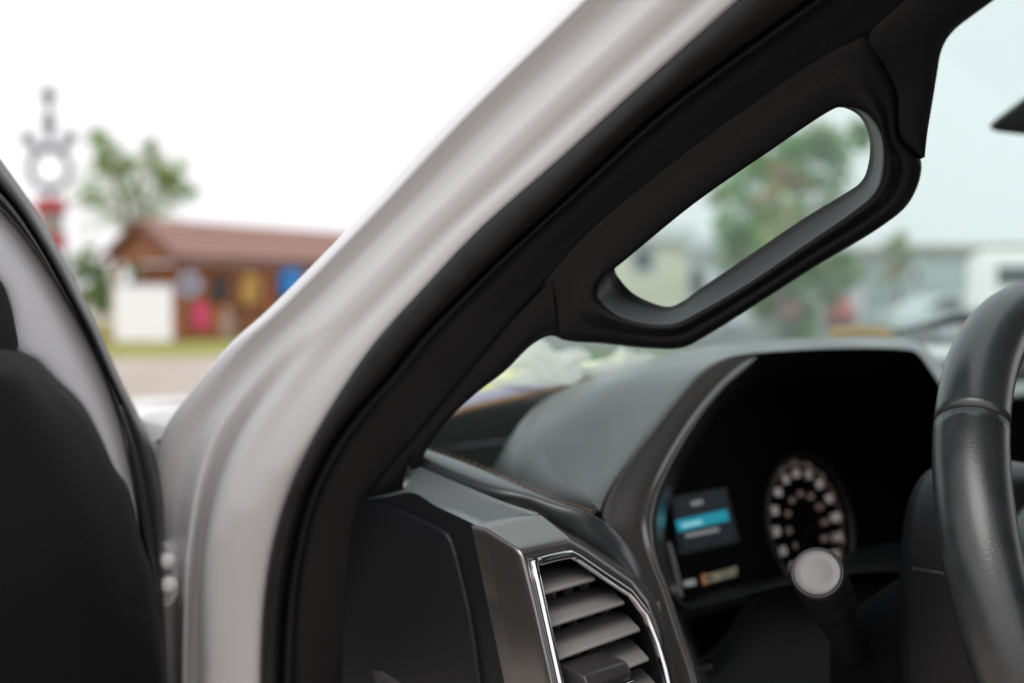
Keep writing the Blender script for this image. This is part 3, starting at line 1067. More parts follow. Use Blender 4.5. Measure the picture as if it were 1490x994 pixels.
hl = grid('headliner', [[T(f_, r_, 1.82) for f_ in (.16, -.5, -1.38)] for r_ in (.52, 1.37, 2.22)], M['lining'], ro)
hl.modifiers.new('thickness', 'SOLIDIFY').thickness = .01


def shell(name, pts, n, t, m, parent):
    return prism(name, pts, [p + n * t for p in pts], m, parent)


cab = shell('cab_back', [T(-1.40, .48, .5), T(-1.40, 2.26, .5), T(-1.40, 2.24, 1.86), T(-1.40, .5, 1.86)], -FW, .05, M['lining'], truck)
shell('floor_pan', [T(1.0, .50, .55), T(1.0, 2.26, .55), T(-1.40, 2.26, .55), T(-1.40, .50, .55)], -ZU, .05, M['carpet'], truck)
shell('firewall', [T(.98, .48, .55), T(.98, 2.26, .55), T(.98, 2.26, 1.28), T(.98, .48, 1.28)], FW, .02, M['carpet'], truck)
shell('passenger_door', [T(1.0, 2.26, .55), T(-1.4, 2.26, .55), T(-1.4, 2.26, 1.33), T(1.0, 2.26, 1.33)], RT, .08, M['lining'], truck)
shell('center_pillar', [T(-.42, .47, .5), T(-.58, .47, .5), T(-.58, .52, 1.86), T(-.42, .52, 1.86)], RT, .06, M['lining'], truck)
shell('rear_door', [T(-.58, .46, .5), T(-1.4, .46, .5), T(-1.4, .46, 1.33), T(-.58, .46, 1.33)], RT, .08, M['lining'], truck)
shell('sill', [T(.80, .42, .45), T(-1.4, .42, .45), T(-1.4, .42, .60), T(.80, .42, .60)], RT, .10, M['white'], truck)
seatp = [(-.55, .60), (-.05, .62), (0, .72), (-.05, .78), (-.48, .76), (-.62, 1.30), (-.66, 1.55), (-.76, 1.56), (-.76, 1.3), (-.62, .66)]
prism('driver_seat', [T(f_ - .1, .62, z_) for f_, z_ in seatp], [T(f_ - .1, 1.14, z_) for f_, z_ in seatp], M['leathers'], truck, .03, 3, True)
prism('passenger_seat', [T(f_ - .1, 1.6, z_) for f_, z_ in seatp], [T(f_ - .1, 2.12, z_) for f_, z_ in seatp], M['leathers'], truck, .03, 3, True)
kick = [[T(.80, .47, z_), T(.70, .475, z_), T(.55, .50, z_), T(.50, .60, z_), T(.52, .75, z_ - .05), T(.55, 1.1, z_ - .02), T(.5, 1.4, z_), T(.55, 1.9, z_), T(.58, 2.26, z_)] for z_ in (1.07, .95, .8)]
grid('knee_bolster', kick, M['plast'], dashboard)

# ------------------------------------------------------------------ the open door
HG = at(240, 850, .865)
DDIR = (-FW * math.cos(math.radians(64)) - RT * math.sin(math.radians(64))).normalized()
DN = DDIR.cross(ZU).normalized()
if DN.dot(C0 - HG) < 0:
    DN = -DN


def dor(px, py, h=0.0):
    w = ray(px, py)
    t = ((HG + DN * h) - C0).dot(DN) / w.dot(DN)
    return C0 + w * t


E0 = resample([(-60, 130), (-20, 203), (0, 231), (30, 273), (52, 306), (78, 350), (100, 389), (120, 430), (140, 470), (160, 517), (178, 557), (200, 600), (218, 640), (230, 682), (237, 722), (239, 765), (238, 815), (238, 860), (242, 930), (246, 994), (252, 1085)], 90)
EM = resample([(-85, 150), (-45, 222), (-15, 262), (18, 300), (44, 338), (68, 378), (90, 418), (112, 458), (132, 496), (152, 540), (170, 580), (186, 620), (199, 662), (208, 702), (215, 745), (222, 795), (228, 838), (233, 880), (238, 935), (243, 994), (249, 1085)], 90)
E1 = resample([(-120, 170), (-70, 235), (-30, 272), (0, 300), (28, 330), (52, 362), (80, 404), (105, 446), (124, 480), (141, 514), (156, 550), (168, 584), (177, 614), (184, 642), (190, 675), (196, 706), (205, 778), (220, 842), (234, 903), (243, 985), (247, 1085)], 90)
dr = [[dor(*p, h=-.075) for p in E0], [dor(*p, h=-.02) for p in E0]]
for t, h in ((.12, -.008), (.35, .002), (.65, .004), (.9, .002), (1.0, -.003)):
    dr.append([dor(lerp(p[0], q[0], t), lerp(p[1], q[1], t), h) for p, q in zip(E0, EM)])
# white inner frame of the door is the part the rest hangs on
E2 = resample([(-190, 150), (-135, 230), (-95, 290), (-60, 340), (-28, 380), (2, 412), (14, 436), (22, 470), (26, 512), (52, 524), (84, 556), (120, 592), (146, 639), (167, 686), (185, 705), (203, 774), (221, 836), (232, 895), (240, 985), (245, 1085)], 90)
wrw = [[dor(*p, h=-.03) for p in E1]]
for t, h in ((-.03, -.014), (.02, -.004), (.07, .0015), (.3, .004), (.7, .005), (1.0, .003), (1.1, -.006)):
    wrw.append([dor(lerp(p[0], q[0], t), lerp(p[1], q[1], t), h) for p, q in zip(E1, E2)])
door = grid('door', [run_on(x_, .40, .3, DDIR) for x_ in wrw], M['white'], truck, cross=3)
grid('outer_edge', [run_on(x_, .40, .3, DDIR) for x_ in dr], M['stalk'], door, cross=3)
dm = []
for t, h in ((-.04, -.006), (.0, .0), (.12, .008), (.4, .013), (.7, .012), (.95, .006), (1.0, -.003)):
    dm.append([dor(lerp(p[0], q[0], t), lerp(p[1], q[1], t), h) for p, q in zip(EM, E1)])
grid('weatherstrip', [run_on(x_, .40, .3, DDIR) for x_ in dm], M['rubber'], door, cross=3)
tube('seal_lip', [dor(*p, h=.004) for p in EM[45:78]], .0012, M['cbezel'], door, n=6)
# black sail trim at the window's front corner
sail = [(-150, 330), (-60, 378), (-20, 396), (0, 408), (12, 434), (21, 470), (24, 512), (-20, 530), (-150, 560)]
ss = spline(sail, 4, True)
prism('sail_trim', [dor(*p, h=.016) for p in ss], [dor(*p, h=-.01) for p in ss], M['trim'], door, .003, 3, True)
# moulded inner door panel
PE = resample([(-260, 560), (-120, 512), (-60, 503), (0, 505), (26, 511), (52, 524), (84, 556), (120, 592), (146, 639), (167, 686), (186, 714), (203, 774), (223, 841), (234, 903), (241, 960), (245, 1010), (249, 1085)], 80)
PI = resample([(-260, 640), (-120, 580), (-60, 560), (-10, 552), (8, 556), (22, 572), (42, 606), (66, 648), (84, 690), (98, 738), (110, 780), (120, 830), (132, 880), (140, 930), (146, 970), (150, 1010), (153, 1085)], 80)
PJ = [(p[0] - 120, p[1] + 40) for p in PI]
pr = [[dor(*p, h=-.01) for p in PE], [dor(*p, h=.012) for p in PE]]
pr.append([dor(lerp(p[0], q[0], .06), lerp(p[1], q[1], .06), .020) for p, q in zip(PE, PI)])
pr.append([dor(lerp(p[0], q[0], .3), lerp(p[1], q[1], .3), .024) for p, q in zip(PE, PI)])
pr.append([dor(*p, h=.029) for p in PI])
pi3 = [dor(*p, h=.029) for p in PI]
for s_, h_ in ((.10, .024), (.55, .022), (1.0, .022)):
    pr.append([p + DDIR * lerp(0, 1.0 - (p - HG).dot(DDIR), s_) + DN * (h_ - .029) for p in pi3])
grid('inner_panel', pr, mat('door_panel', (.0105, .0112, .0125), .55, spec=.26, bump=.3, bscale=700, bdist=.0006, dust=.35), door, cross=3)
# outer skin of the door
o3 = [dor(*p, h=-.075) for p in E0]
o3 = [p for p in o3 if p.z < 1.43]
osk = [o3, [p + DDIR * .03 - DN * .035 for p in o3], [p + DDIR * (1.02 - (p - HG).dot(DDIR)) - DN * .045 for p in o3]]
grid('outer_skin', osk, M['white'], door)
belt = [o3[0] + DDIR * (.24 - (o3[0] - HG).dot(DDIR)), o3[0] + DDIR * (1.0 - (o3[0] - HG).dot(DDIR))]
prism('belt_rail', [belt[0], belt[1], belt[1] + DN * .10, belt[0] + DN * .10], [p - ZU * .03 for p in (belt[0], belt[1], belt[1] + DN * .10, belt[0] + DN * .10)], M['trim'], door)
# hinge on the body with its bolts
hb = [at(x_, y_, .886) for x_, y_ in ((222, 792), (240, 788), (250, 794), (255, 810), (257, 840), (255, 868), (247, 884), (222, 888))]
hinge = prism('hinge', hb, [p + Vector((0, .02, 0)) for p in hb], M['bolt'], truck, .003, 2, True)


def bolt(px, py, r):
    c = at(px, py, .866)
    n = (C0 - c).normalized() * .5 + Vector((-.5, -.3, 0)).normalized() * .2 + RT * .2
    n.normalize()
    s = n.cross(ZU).normalized()
    w = s.cross(n)
    rows = [[c + n * d + s * (q * r * math.cos(2 * math.pi * k / 12)) + w * (q * r * math.sin(2 * math.pi * k / 12)) for k in range(12)] for d, q in ((-.016, 1.3), (.000, 1.3), (.0012, 1.25), (.0015, 1.0), (.0045, .97), (.0052, .85), (.0053, .05))]
    return grid('hinge_bolt', rows, M['bolt'], hinge, cu=True, caps=True)


bolt(243, 816, .0052)
bolt(245, 851, .0055)

# ------------------------------------------------------------------ loose things on the dash
def print_mat():
    m = bpy.data.materials.new('brochure_print')
    m.use_nodes = True
    nt = m.node_tree
    b = nt.nodes['Principled BSDF']
    b.inputs['Roughness'].default_value = .45
    at_ = nt.nodes.new('ShaderNodeUVMap')
    sx = nt.nodes.new('ShaderNodeSeparateXYZ')
    nt.links.new(at_.outputs[0], sx.inputs[0])
    rp = nt.nodes.new('ShaderNodeValToRGB')
    e = rp.color_ramp.elements
    e[0].position = 0
    e[0].color = (.30, .15, .07, 1)
    e[1].position = .12
    e[1].color = (.33, .24, .20, 1)
    for p, c in ((.16, (.34, .30, .42, 1)), (.36, (.50, .47, .58, 1)), (.42, (.80, .74, .30, 1)), (.75, (.86, .82, .45, 1)), (1.0, (.85, .84, .75, 1))):
        q = e.new(p)
        q.color = c
    nt.links.new(sx.outputs[1], rp.inputs[0])
    nz = nt.nodes.new('ShaderNodeTexNoise')
    nz.inputs['Scale'].default_value = 9
    nt.links.new(at_.outputs[0], nz.inputs['Vector'])
    mx = nt.nodes.new('ShaderNodeMix')
    mx.data_type = 'RGBA'
    mx.inputs[0].default_value = .25
    mx.blend_type = 'OVERLAY'
    nt.links.new(rp.outputs[0], mx.inputs[6])
    nt.links.new(nz.outputs['Fac'], mx.inputs[7])
    nt.links.new(mx.outputs[2], b.inputs['Base Color'])
    return m


bn = [(640, 612), (662, 604), (700, 594), (760, 580), (830, 563), (884, 548), (915, 538)]
bf = [(700, 556), (722, 545), (745, 536), (790, 530), (840, 528), (890, 522), (925, 516)]
bnd = [1.02, 1.03, 1.05, 1.08, 1.11, 1.14, 1.17]
bfd = [1.10, 1.115, 1.13, 1.15, 1.17, 1.19, 1.21]
n3 = [at(p[0], p[1], d) for p, d in zip(bn, bnd)]
f3 = [at(p[0], p[1], d) for p, d in zip(bf, bfd)]
brw = [[lerp(a, b, t) + ZU * (.004 * math.sin(t * 3.1)) for a, b in zip(n3, f3)] for t in (0, .15, .3, .5, .75, 1)]
brw = [[Vector(q) for q in spline(r_, 5)] for r_ in brw]
bro = grid('brochure', brw, print_mat(), None)
uv = bro.data.uv_layers.new(name='UVMap')
ncol = len(brw[0])
tt = (0, .15, .3, .5, .75, 1)
for lp in bro.data.loops:
    i, j = divmod(lp.vertex_index, ncol)
    uv.data[lp.index].uv = (j / (ncol - 1), tt[i])
bro.modifiers.new('thickness', 'SOLIDIFY').thickness = .0012
tag(bro, 'yellow and violet printed brochure lying on the dash behind the windshield', 'brochure')


def crumple(px, d, w, h, label, seed, lean=.6):
    """one sheet of thin paper, creased and half standing"""
    rnd = random.Random(seed)
    c = at(px[0], px[1], d)
    n = 26
    folds = [(rnd.uniform(0, 6.28), rnd.uniform(5, 16), rnd.uniform(0, 6.28), rnd.uniform(.3, 1)) for _ in range(7)]
    v, f = [], []
    for i in range(n):
        for j in range(n):
            u, t = i / (n - 1) * 2 - 1, j / (n - 1)
            q = 0
            for a, fr, ph, am in folds:
                q += am * (abs(((u * math.cos(a) + t * math.sin(a)) * fr + ph) / math.pi % 2 - 1) - .5)
            edge = 1 + .18 * math.sin(5 * t + seed) + .12 * math.sin(11 * t + 2 * seed)
            v.append((u * w * edge * (1 + .25 * math.sin(3 * t)) + .06 * w * q, t * h * lean + .10 * h * q, h * (t ** .8) * (1 - .35 * abs(u) ** 3 + .18 * math.sin(5 * u + seed)) + .07 * h * q * (.2 + t)))
    for i in range(n - 1):
        for j in range(n - 1):
            a = i * n + j
            f.append((a, a + 1, a + n + 1, a + n))
    me = bpy.data.meshes.new('crumpled_paper')
    me.from_pydata(v, [], f)
    o = link('crumpled_paper', me, M['tissue'], None, smooth=False)
    o.location = c
    o.modifiers.new('thickness', 'SOLIDIFY').thickness = .0004
    return tag(o, label, 'paper', 'white papers on the dash')


crumple((797, 556), 1.10, .030, .034, 'tall crumpled white paper on the dash next to the pillar foot', 3)
crumple((858, 549), 1.13, .034, .014, 'low flattened white paper between the two taller ones on the dash', 5)
crumple((916, 537), 1.17, .019, .019, 'small crumpled white paper against the instrument hood', 9)
crumple((772, 562), 1.085, .030, .008, 'thin flat white paper scrap in front of the tall crumpled paper', 12)
tc_ = [(1203, 489), (1212, 476), (1245, 473), (1288, 476), (1302, 489), (1302, 500), (1203, 500)]
tg = prism('tan_card', [at(p[0], p[1], 1.52) for p in tc_], [at(p[0], p[1] + 2, 1.56) for p in tc_], M['tan'], None, .002, 2, True)
tag(tg, 'tan cardboard lying on the dash beyond the instrument hood', 'cardboard')


# ------------------------------------------------------------------ background: left of the truck
M['log'] = mat('log_wood', (.50, .18, .07), .75, var=.35, vscale=3, bump=.3, bscale=20, bdist=.01)
M['logd'] = mat('dark_wood', (.22, .085, .042), .8, var=.3, vscale=3)
M['shingle'] = mat('brown_roof', (.30, .175, .145), .85, var=.12, vscale=2.5, bump=.4, bscale=12, bdist=.02)
M['fascia'] = mat('roof_fascia', (.15, .07, .055), .8, var=.2, vscale=3)
M['post'] = mat('pale_post', (.52, .45, .36), .8, var=.1, vscale=4)
M['board'] = mat('white_board', (.80, .80, .86), .5, var=.03, vscale=3)
M['yellow'] = mat('yellow_cloth', (.46, .28, .08), .8, var=.3, vscale=6)
M['blue'] = mat('blue_cloth', (.03, .22, .62), .7, var=.2, vscale=4)
M['pink'] = mat('pink_cloth', (.75, .06, .22), .7, var=.15, vscale=4)
M['dkwin'] = mat('dark_window', (.03, .035, .045), .15)
M['cloth'] = mat('grey_cloth', (.28, .22, .20), .8, var=.3, vscale=6)
M['bluegrey'] = mat('blue_grey', (.30, .36, .48), .6, var=.3, vscale=5)
M['fern'] = mat('fern_leaf', (.10, .18, .05), .8, var=.4, vscale=8)
M['iron'] = mat('grey_iron', (.075, .075, .09), .6, var=.2, vscale=3)
M['red'] = mat('red_sign', (.36, .045, .05), .5, var=.2, vscale=3)
M['greysign'] = mat('grey_sign', (.26, .23, .22), .6, var=.3, vscale=6)
M['bark'] = mat('bark', (.10, .07, .05), .9, var=.3, vscale=8)
M['leaf'] = leafmat('tree_leaf', (.27, .35, .06), .5, var=.3, vscale=.9)
M['leaf2'] = leafmat('tree_leaf_bright', (.20, .40, .07), .5, var=.3, vscale=.8)
M['leafy'] = leafmat('tree_leaf_gold', (.55, .36, .09), .5, var=.3, vscale=.9)
M['hedge'] = leafmat('hedge_leaf', (.22, .33, .17), .5, var=.35, vscale=.7)

cab_o = gnd(262, 36.6)
cabin = thing('log_cabin', 'brown log cabin with a low red-brown roof beyond the lawn', 'cabin', cab_o, math.atan2(5.5, 3.3))
LN_, WD = 13.0, 2.9
WALL0 = 1.0
logm = {}
for k in range(10):
    z = .13 + k * .245
    for (nm, a, b) in (('log', (WALL0, 0, z), (LN_, 0, z)), ('log', (WALL0, 0, z), (WALL0, WD, z))):
        m_ = MB()
        m_.rod(a, b, .128, n=8)
        m_.build(nm, M['log'], cabin, smooth=True)
MB().box(WALL0 + .05, LN_, .05, WD, 0, 2.5).build('wall', M['logd'], cabin)
for (x, y) in ((.0, -.25), (.0, WD + .1)):
    MB().box(x - .12, x + .12, y - .12, y + .12, 0, 2.55).build('porch_post', M['post'] if y > 1 else M['logd'], cabin, .02)
MB().box(-.6, WALL0, -.4, WD + .3, 0, .16).build('porch_floor', M['logd'], cabin)
RZ, EZ = 3.86, 2.6
for sgn in (0, 1):
    prof = [(-.32, EZ), (WD / 2, RZ), (WD / 2, RZ + .10), (-.32, EZ + .12)] if sgn == 0 else [(WD + .3, EZ + .1), (WD / 2 + .002, RZ), (WD / 2 + .002, RZ + .10), (WD + .3, EZ + .22)]
    MB().ext(prof, -.40, LN_ + .4).build('roof', M['shingle'], cabin)
MB().ext([(-.2, 2.5), (WD + .2, 2.5), (WD / 2, RZ - .1)], -.25, -.05).build('gable', M['logd'], cabin)
for sgn in (0, 1):
    y0 = -.38 if sgn == 0 else WD + .35
    MB().ext([(y0, EZ - .16), (WD / 2, RZ - .12), (WD / 2, RZ + .12), (y0, EZ + .14)], -.50, -.41).build('barge_board', M['fascia'], cabin)
MB().box(-.40, LN_ + .4, -.42, -.33, EZ - .10, EZ + .14).build('eave_board', M['fascia'], cabin)


def walldoor(x0, x1, z0, z1, m, name, parent=cabin, frame=True):
    o_ = MB().box(x0, x1, -.20, -.13, z0, z1).build(name, m, parent, .01)
    if frame:
        fr_ = MB().box(x0 - .12, x0, -.22, -.12, z0, z1 + .12).box(x1, x1 + .12, -.22, -.12, z0, z1 + .12).box(x0, x1, -.22, -.12, z1, z1 + .12)
        fr_.build('frame', M['logd'], o_)
    return o_


for x in (3.9, 6.6, 9.4):
    MB().rod((x, -.24, 0), (x, -.24, 2.6), .09, .08, 8).build('porch_post', M['log'], cabin, smooth=True)
for k in range(5):
    yy = -.28 + k * (WD / 2 + .28) / 5
    zz = EZ + .12 + (RZ - EZ - .02) * (k / 5)
    MB().box(-.41, LN_ + .4, yy - .015, yy + .015, zz + .0, zz + .035).build('roof_seam', M['fascia'], cabin)
walldoor(2.15, 3.55, .1, 2.15, M['logd'], 'door')
walldoor(.95 + .2, 1.9, 1.2, 2.1, M['dkwin'], 'window')
walldoor(4.2, 5.4, .1, 2.1, M['dkwin'], 'door')


def on_cabin(name, x0, x1, z0, z1, m, label, cat, y=-.30, t=.06, bev=.02):
    loc = cab_o + cabin.rotation_euler.to_matrix() @ Vector(((x0 + x1) / 2, y, z0))
    w_, h_ = (x1 - x0) / 2, z1 - z0
    rr_ = random.Random(name)
    ol = [(w_ * (1 + rr_.uniform(-.18, .05)) * math.copysign(abs(math.cos(a)) ** .45, math.cos(a)), h_ / 2 + h_ / 2 * (1 + rr_.uniform(-.12, .04)) * math.copysign(abs(math.sin(a)) ** .45, math.sin(a))) for a in [2 * math.pi * k / 28 for k in range(28)]]
    o_ = prism(name, [Vector((x, -t + .05 * math.sin(x * 9), z)) for x, z in ol], [Vector((x, t + .05 * math.sin(x * 9), z)) for x, z in ol], m, None, min(bev, .02), 2)
    o_.location = loc
    o_.rotation_euler = cabin.rotation_euler
    return tag(o_, label, cat)


on_cabin('hanging_cloth', 2.45, 3.3, 1.1, 2.2, M['yellow'], 'golden yellow cloth hanging at the cabin doorway', 'cloth')
on_cabin('hanging_towel', 4.4, 5.5, 1.35, 2.45, M['blue'], 'bright blue towel hanging under the cabin eave', 'towel')
on_cabin('pink_raft', .22, .76, .32, 1.22, M['pink'], 'pink inflatable leaning beside the white sign at the cabin wall', 'inflatable', y=-.45, t=.10, bev=.09)


def blob(name, loc, parts, label, cat):
    """small goods built of rounded lumps, one continuous mesh"""
    bm = bmesh.new()
    for (x, y, z, rx, ry, rz) in parts:
        bmesh.ops.create_icosphere(bm, subdivisions=3, radius=1, matrix=Matrix.Translation((x, y, z)) @ Matrix.Diagonal((rx, ry, rz, 1)))
    me = bpy.data.meshes.new(name)
    bm.to_mesh(me)
    bm.free()
    o_ = link(name, me, parts_mat[name], None)
    o_.location = loc
    return tag(o_, label, cat)


parts_mat = {'carved_figure': M['cloth'], 'hanging_wreath': M['bluegrey']}
fl = gnd(331, 35.8)
blob('carved_figure', fl, [(0, 0, .25, .2, .18, .25), (0, 0, .55, .17, .15, .28), (0, 0, .92, .13, .13, .14), (.16, 0, .55, .07, .07, .2), (-.16, 0, .55, .07, .07, .2)], 'short greyish carved figure standing before the cabin doorway', 'statue')
wl = gnd(276, 35.4)
wl.z = 1.75
wrp = [Vector((.28 * math.cos(a), 0, .28 * math.sin(a))) for a in [2 * math.pi * k / 24 for k in range(24)]]
wth = tube('hanging_wreath', wrp, [.11 + .03 * math.sin(k * 2.3) for k in range(24)], M['bluegrey'], None, n=10, up=Vector((0, 1, 0)), closed=True)
wth.location = wl
tag(wth, 'round blue-grey wreath hanging from the cabin eave near its corner', 'wreath')
wc = tube('hook_cord', [Vector((0, 0, .28)), Vector((0, .1, .85))], .012, M['logd'], wth, n=6)

# white notice board on its legs
sp_ = gnd(209, 33.6)
sgnb = thing('notice_board', 'large blank white board standing on the lawn before the cabin', 'board', sp_, .05)
MB().box(-.82, .82, -.03, .03, .10, 1.72).build('panel', M['board'], sgnb, .01)
for x in (-.80, .80):
    MB().box(x - .05, x + .05, .035, .12, 0, 1.75).build('leg', M['bluegrey'], sgnb)
MB().box(-.86, .86, -.05, .05, 1.722, 1.80).build('top_rail', M['bluegrey'], sgnb)

# tall iron sign with a ring
sg = gnd(76, 43)
K_ = 43 / FPX


def zy(py):
    return CAM_Z + (430 - py) * K_


sign = thing('ring_sign', 'tall ornate iron sign post with a big ring above a red sign box', 'sign', sg)
MB().rod((0, 0, 0), (0, 0, zy(275)), .11, .08, 10).build('pole', M['iron'], sign, smooth=True)
tube('ring', [Vector((29 * K_ * math.cos(a), 0, zy(247) + 29 * K_ * math.sin(a))) for a in [2 * math.pi * k / 48 for k in range(48)]], .11, M['iron'], sign, n=10, up=Vector((0, 1, 0)), closed=True)
MB().rod((0, 0, zy(219)), (0, 0, zy(138)), .11, .08, 8).build('mast', M['iron'], sign, smooth=True)
for sx in (-1, 1):
    pts = [Vector((sx * x * K_, 0, zy(y))) for x, y in ((2, 214), (14, 219), (24, 212), (29, 200), (34, 203), (33, 210))]
    tube('scroll', [Vector(p) for p in spline(pts, 4)], .10, M['iron'], sign, n=8, up=Vector((0, 1, 0)))
for a in (25, 65, 115, 155, 205, 245, 295, 335):
    a = math.radians(a)
    MB().rod((22 * K_ * math.cos(a), 0, zy(247) + 22 * K_ * math.sin(a)), (34 * K_ * math.cos(a), 0, zy(247) + 34 * K_ * math.sin(a)), .06, .04, 6).build('ring_stud', M['iron'], sign)
for px_, py, r in ((0, 181, .27), (0, 140, .27), (0, 200, .17), (0, 158, .14), (-31, 204, .25), (29, 202, .25), (-20, 222, .16), (20, 222, .16), (0, 276, .2)):
    bm = bmesh.new()
    bmesh.ops.create_icosphere(bm, subdivisions=2, radius=r)
    me = bpy.data.meshes.new('finial')
    bm.to_mesh(me)
    bm.free()
    o = link('finial', me, M['iron'], sign)
    o.location = (px_ * K_, 0, zy(py))
MB().box(-20 * K_, 20 * K_, -.3, .3, zy(311), zy(290)).build('red_box', M['red'], sign, .03)
MB().box(-16 * K_, 16 * K_, -.2, .2, zy(341), zy(312)).build('letter_panel', M['greysign'], sign, .03)
MB().box(-20 * K_, 20 * K_, -.25, .25, zy(362), zy(342)).build('lower_box', M['red'], sign, .03)
for x in (-17, 17):
    MB().box(x * K_ - .08, x * K_ + .08, -.08, .08, 0, zy(362)).build('leg', M['iron'], sign)


def leaf_mesh(name, clumps, per, size, mats, parent, rnd, shares=(1,)):
    v, f, mi = [], [], []
    for (c, r) in clumps:
        base = rnd.random()
        idx = 0
        acc = 0
        for k, sshare in enumerate(shares):
            acc += sshare
            if base <= acc:
                idx = k
                break
        for _ in range(per):
            d = Vector((rnd.gauss(0, 1), rnd.gauss(0, 1), rnd.gauss(0, 1))).normalized() * (rnd.random() ** .45)
            p = c + Vector((d.x * r, d.y * r, d.z * r * .8))
            a = Vector((rnd.gauss(0, 1), rnd.gauss(0, 1), rnd.gauss(0, .6))).normalized() * size * rnd.uniform(.6, 1.3)
            b = a.cross(Vector((rnd.gauss(0, 1), rnd.gauss(0, 1), rnd.gauss(0, 1)))).normalized() * size * rnd.uniform(.35, .6)
            o_ = len(v)
            v += [p - a, p + b, p + a, p - b]
            f.append((o_, o_ + 1, o_ + 2, o_ + 3))
            mi.append(idx)
    me = bpy.data.meshes.new(name)
    me.from_pydata([tuple(q) for q in v], [], f)
    o_ = link(name, me, mats, parent, smooth=False)
    for p, i in zip(me.polygons, mi):
        p.material_index = i
    return o_


def tree(name, label, px, y, crown, trunk_h, seed, mats, shares=(1,), size=.16, per=70, group=None, trunk_r=.16, spread=1.0):
    """crown: picture-shaped list of (px, py, radius px) clumps, given depth of their own"""
    rnd = random.Random(seed)
    base = gnd(px, y)
    t = thing(name, label, 'tree', base, 0, group)
    k = y / FPX
    cl = []
    tips = []
    for (cx, cy, r) in crown:
        q = Vector(((cx - px) * k, rnd.uniform(-.6, .6) * r * k * 1.6, CAM_Z + (430 - cy) * k))
        tips.append((q, r * k))
        for _ in range(6):
            cl.append((q + Vector((rnd.gauss(0, .5), rnd.gauss(0, .6), rnd.gauss(0, .5))) * r * k, r * k * rnd.uniform(.4, .75) * spread))
    top = Vector((0, 0, trunk_h))
    tr = MB()
    tr.rod((0, 0, 0), (.05, 0, trunk_h * .5), trunk_r, trunk_r * .8, 9)
    tr.rod((.05, 0, trunk_h * .5), top, trunk_r * .8, trunk_r * .6, 9)
    lm = tr
    for q, r in tips:
        mid_ = lerp(top, q, .5) + Vector((rnd.uniform(-.2, .2), rnd.uniform(-.2, .2), .15))
        lm.rod(top - ZU * rnd.uniform(0, trunk_h * .25), mid_, trunk_r * .35, trunk_r * .2, 6)
        lm.rod(mid_, q, trunk_r * .2, trunk_r * .06, 6)
    lm.build('trunk', M['bark'], t, smooth=True)
    leaf_mesh('crown', cl, per, size, mats, t, rnd, shares)
    return t


tree('leafy_tree', 'loose green tree with upright shoots rising behind the cabin', 195, 50,
     [(150, 200, 9), (151, 215, 12), (160, 225, 14), (152, 238, 18), (148, 265, 22), (146, 300, 22), (172, 285, 24), (195, 262, 18), (205, 295, 26), (225, 290, 24), (222, 216, 8), (223, 232, 11), (224, 250, 16), (238, 255, 14), (170, 255, 16), (185, 240, 12), (130, 285, 14), (250, 265, 16), (262, 250, 12), (258, 285, 14), (180, 320, 26), (215, 320, 22), (278, 284, 8), (240, 270, 14)],
     4.2, 11, [M['leaf'], M['leaf2']], (.6, .4), size=.12, per=24, spread=2.1)
rnd = random.Random(5)
for i, (px, py, r, y, lb) in enumerate(((118, 372, 26, 54, 'rounded green shrub beside the ring sign'), (150, 398, 26, 56, 'pale green shrub between the ring sign and the cabin'), (196, 396, 20, 47, 'green bush glimpsed through the cabin porch'))):
    k = y / FPX
    sh = thing('shrub', lb, 'shrub', gnd(px, y), 0, 'shrubs around the cabin')
    h_ = CAM_Z + (430 - py + r) * k
    MB().rod((0, 0, 0), (.05, 0, h_ * .6), .06, .03, 6).build('stem', M['bark'], sh)
    leaf_mesh('foliage', [(Vector((rnd.gauss(0, .45) * r * k, rnd.gauss(0, .45) * r * k, rnd.uniform(.2, .9) * h_)), r * k * .5) for _ in range(26)], 26, .18, [M['hedge'], M['leaf']], sh, rnd, (.7, .3))

# ------------------------------------------------------------------ background: seen through the windshield
M['ywall'] = mat('cream_siding', (.70, .66, .50), .8, var=.05, vscale=1)
M['wwall'] = mat('white_siding', (.72, .74, .76), .8, var=.05, vscale=1)
M['gwall'] = mat('sage_siding', (.42, .475, .46), .8, var=.06, vscale=1)
M['groof'] = mat('grey_roof', (.35, .36, .38), .8, var=.1, vscale=1)
M['broof'] = mat('tan_roof', (.36, .28, .22), .8, var=.1, vscale=1)
M['carw'] = mat('car_white', (.78, .78, .78), .3, coat=.5)
M['cars'] = mat('car_pale', (.55, .60, .60), .3, coat=.5)
M['carr'] = mat('car_red', (.42, .03, .04), .3, coat=.5)
M['card'] = mat('car_maroon', (.16, .03, .035), .35, coat=.4)
M['glassd'] = mat('car_window', (.03, .035, .04), .1)
M['tyre'] = mat('tyre', (.02, .02, .02), .9)


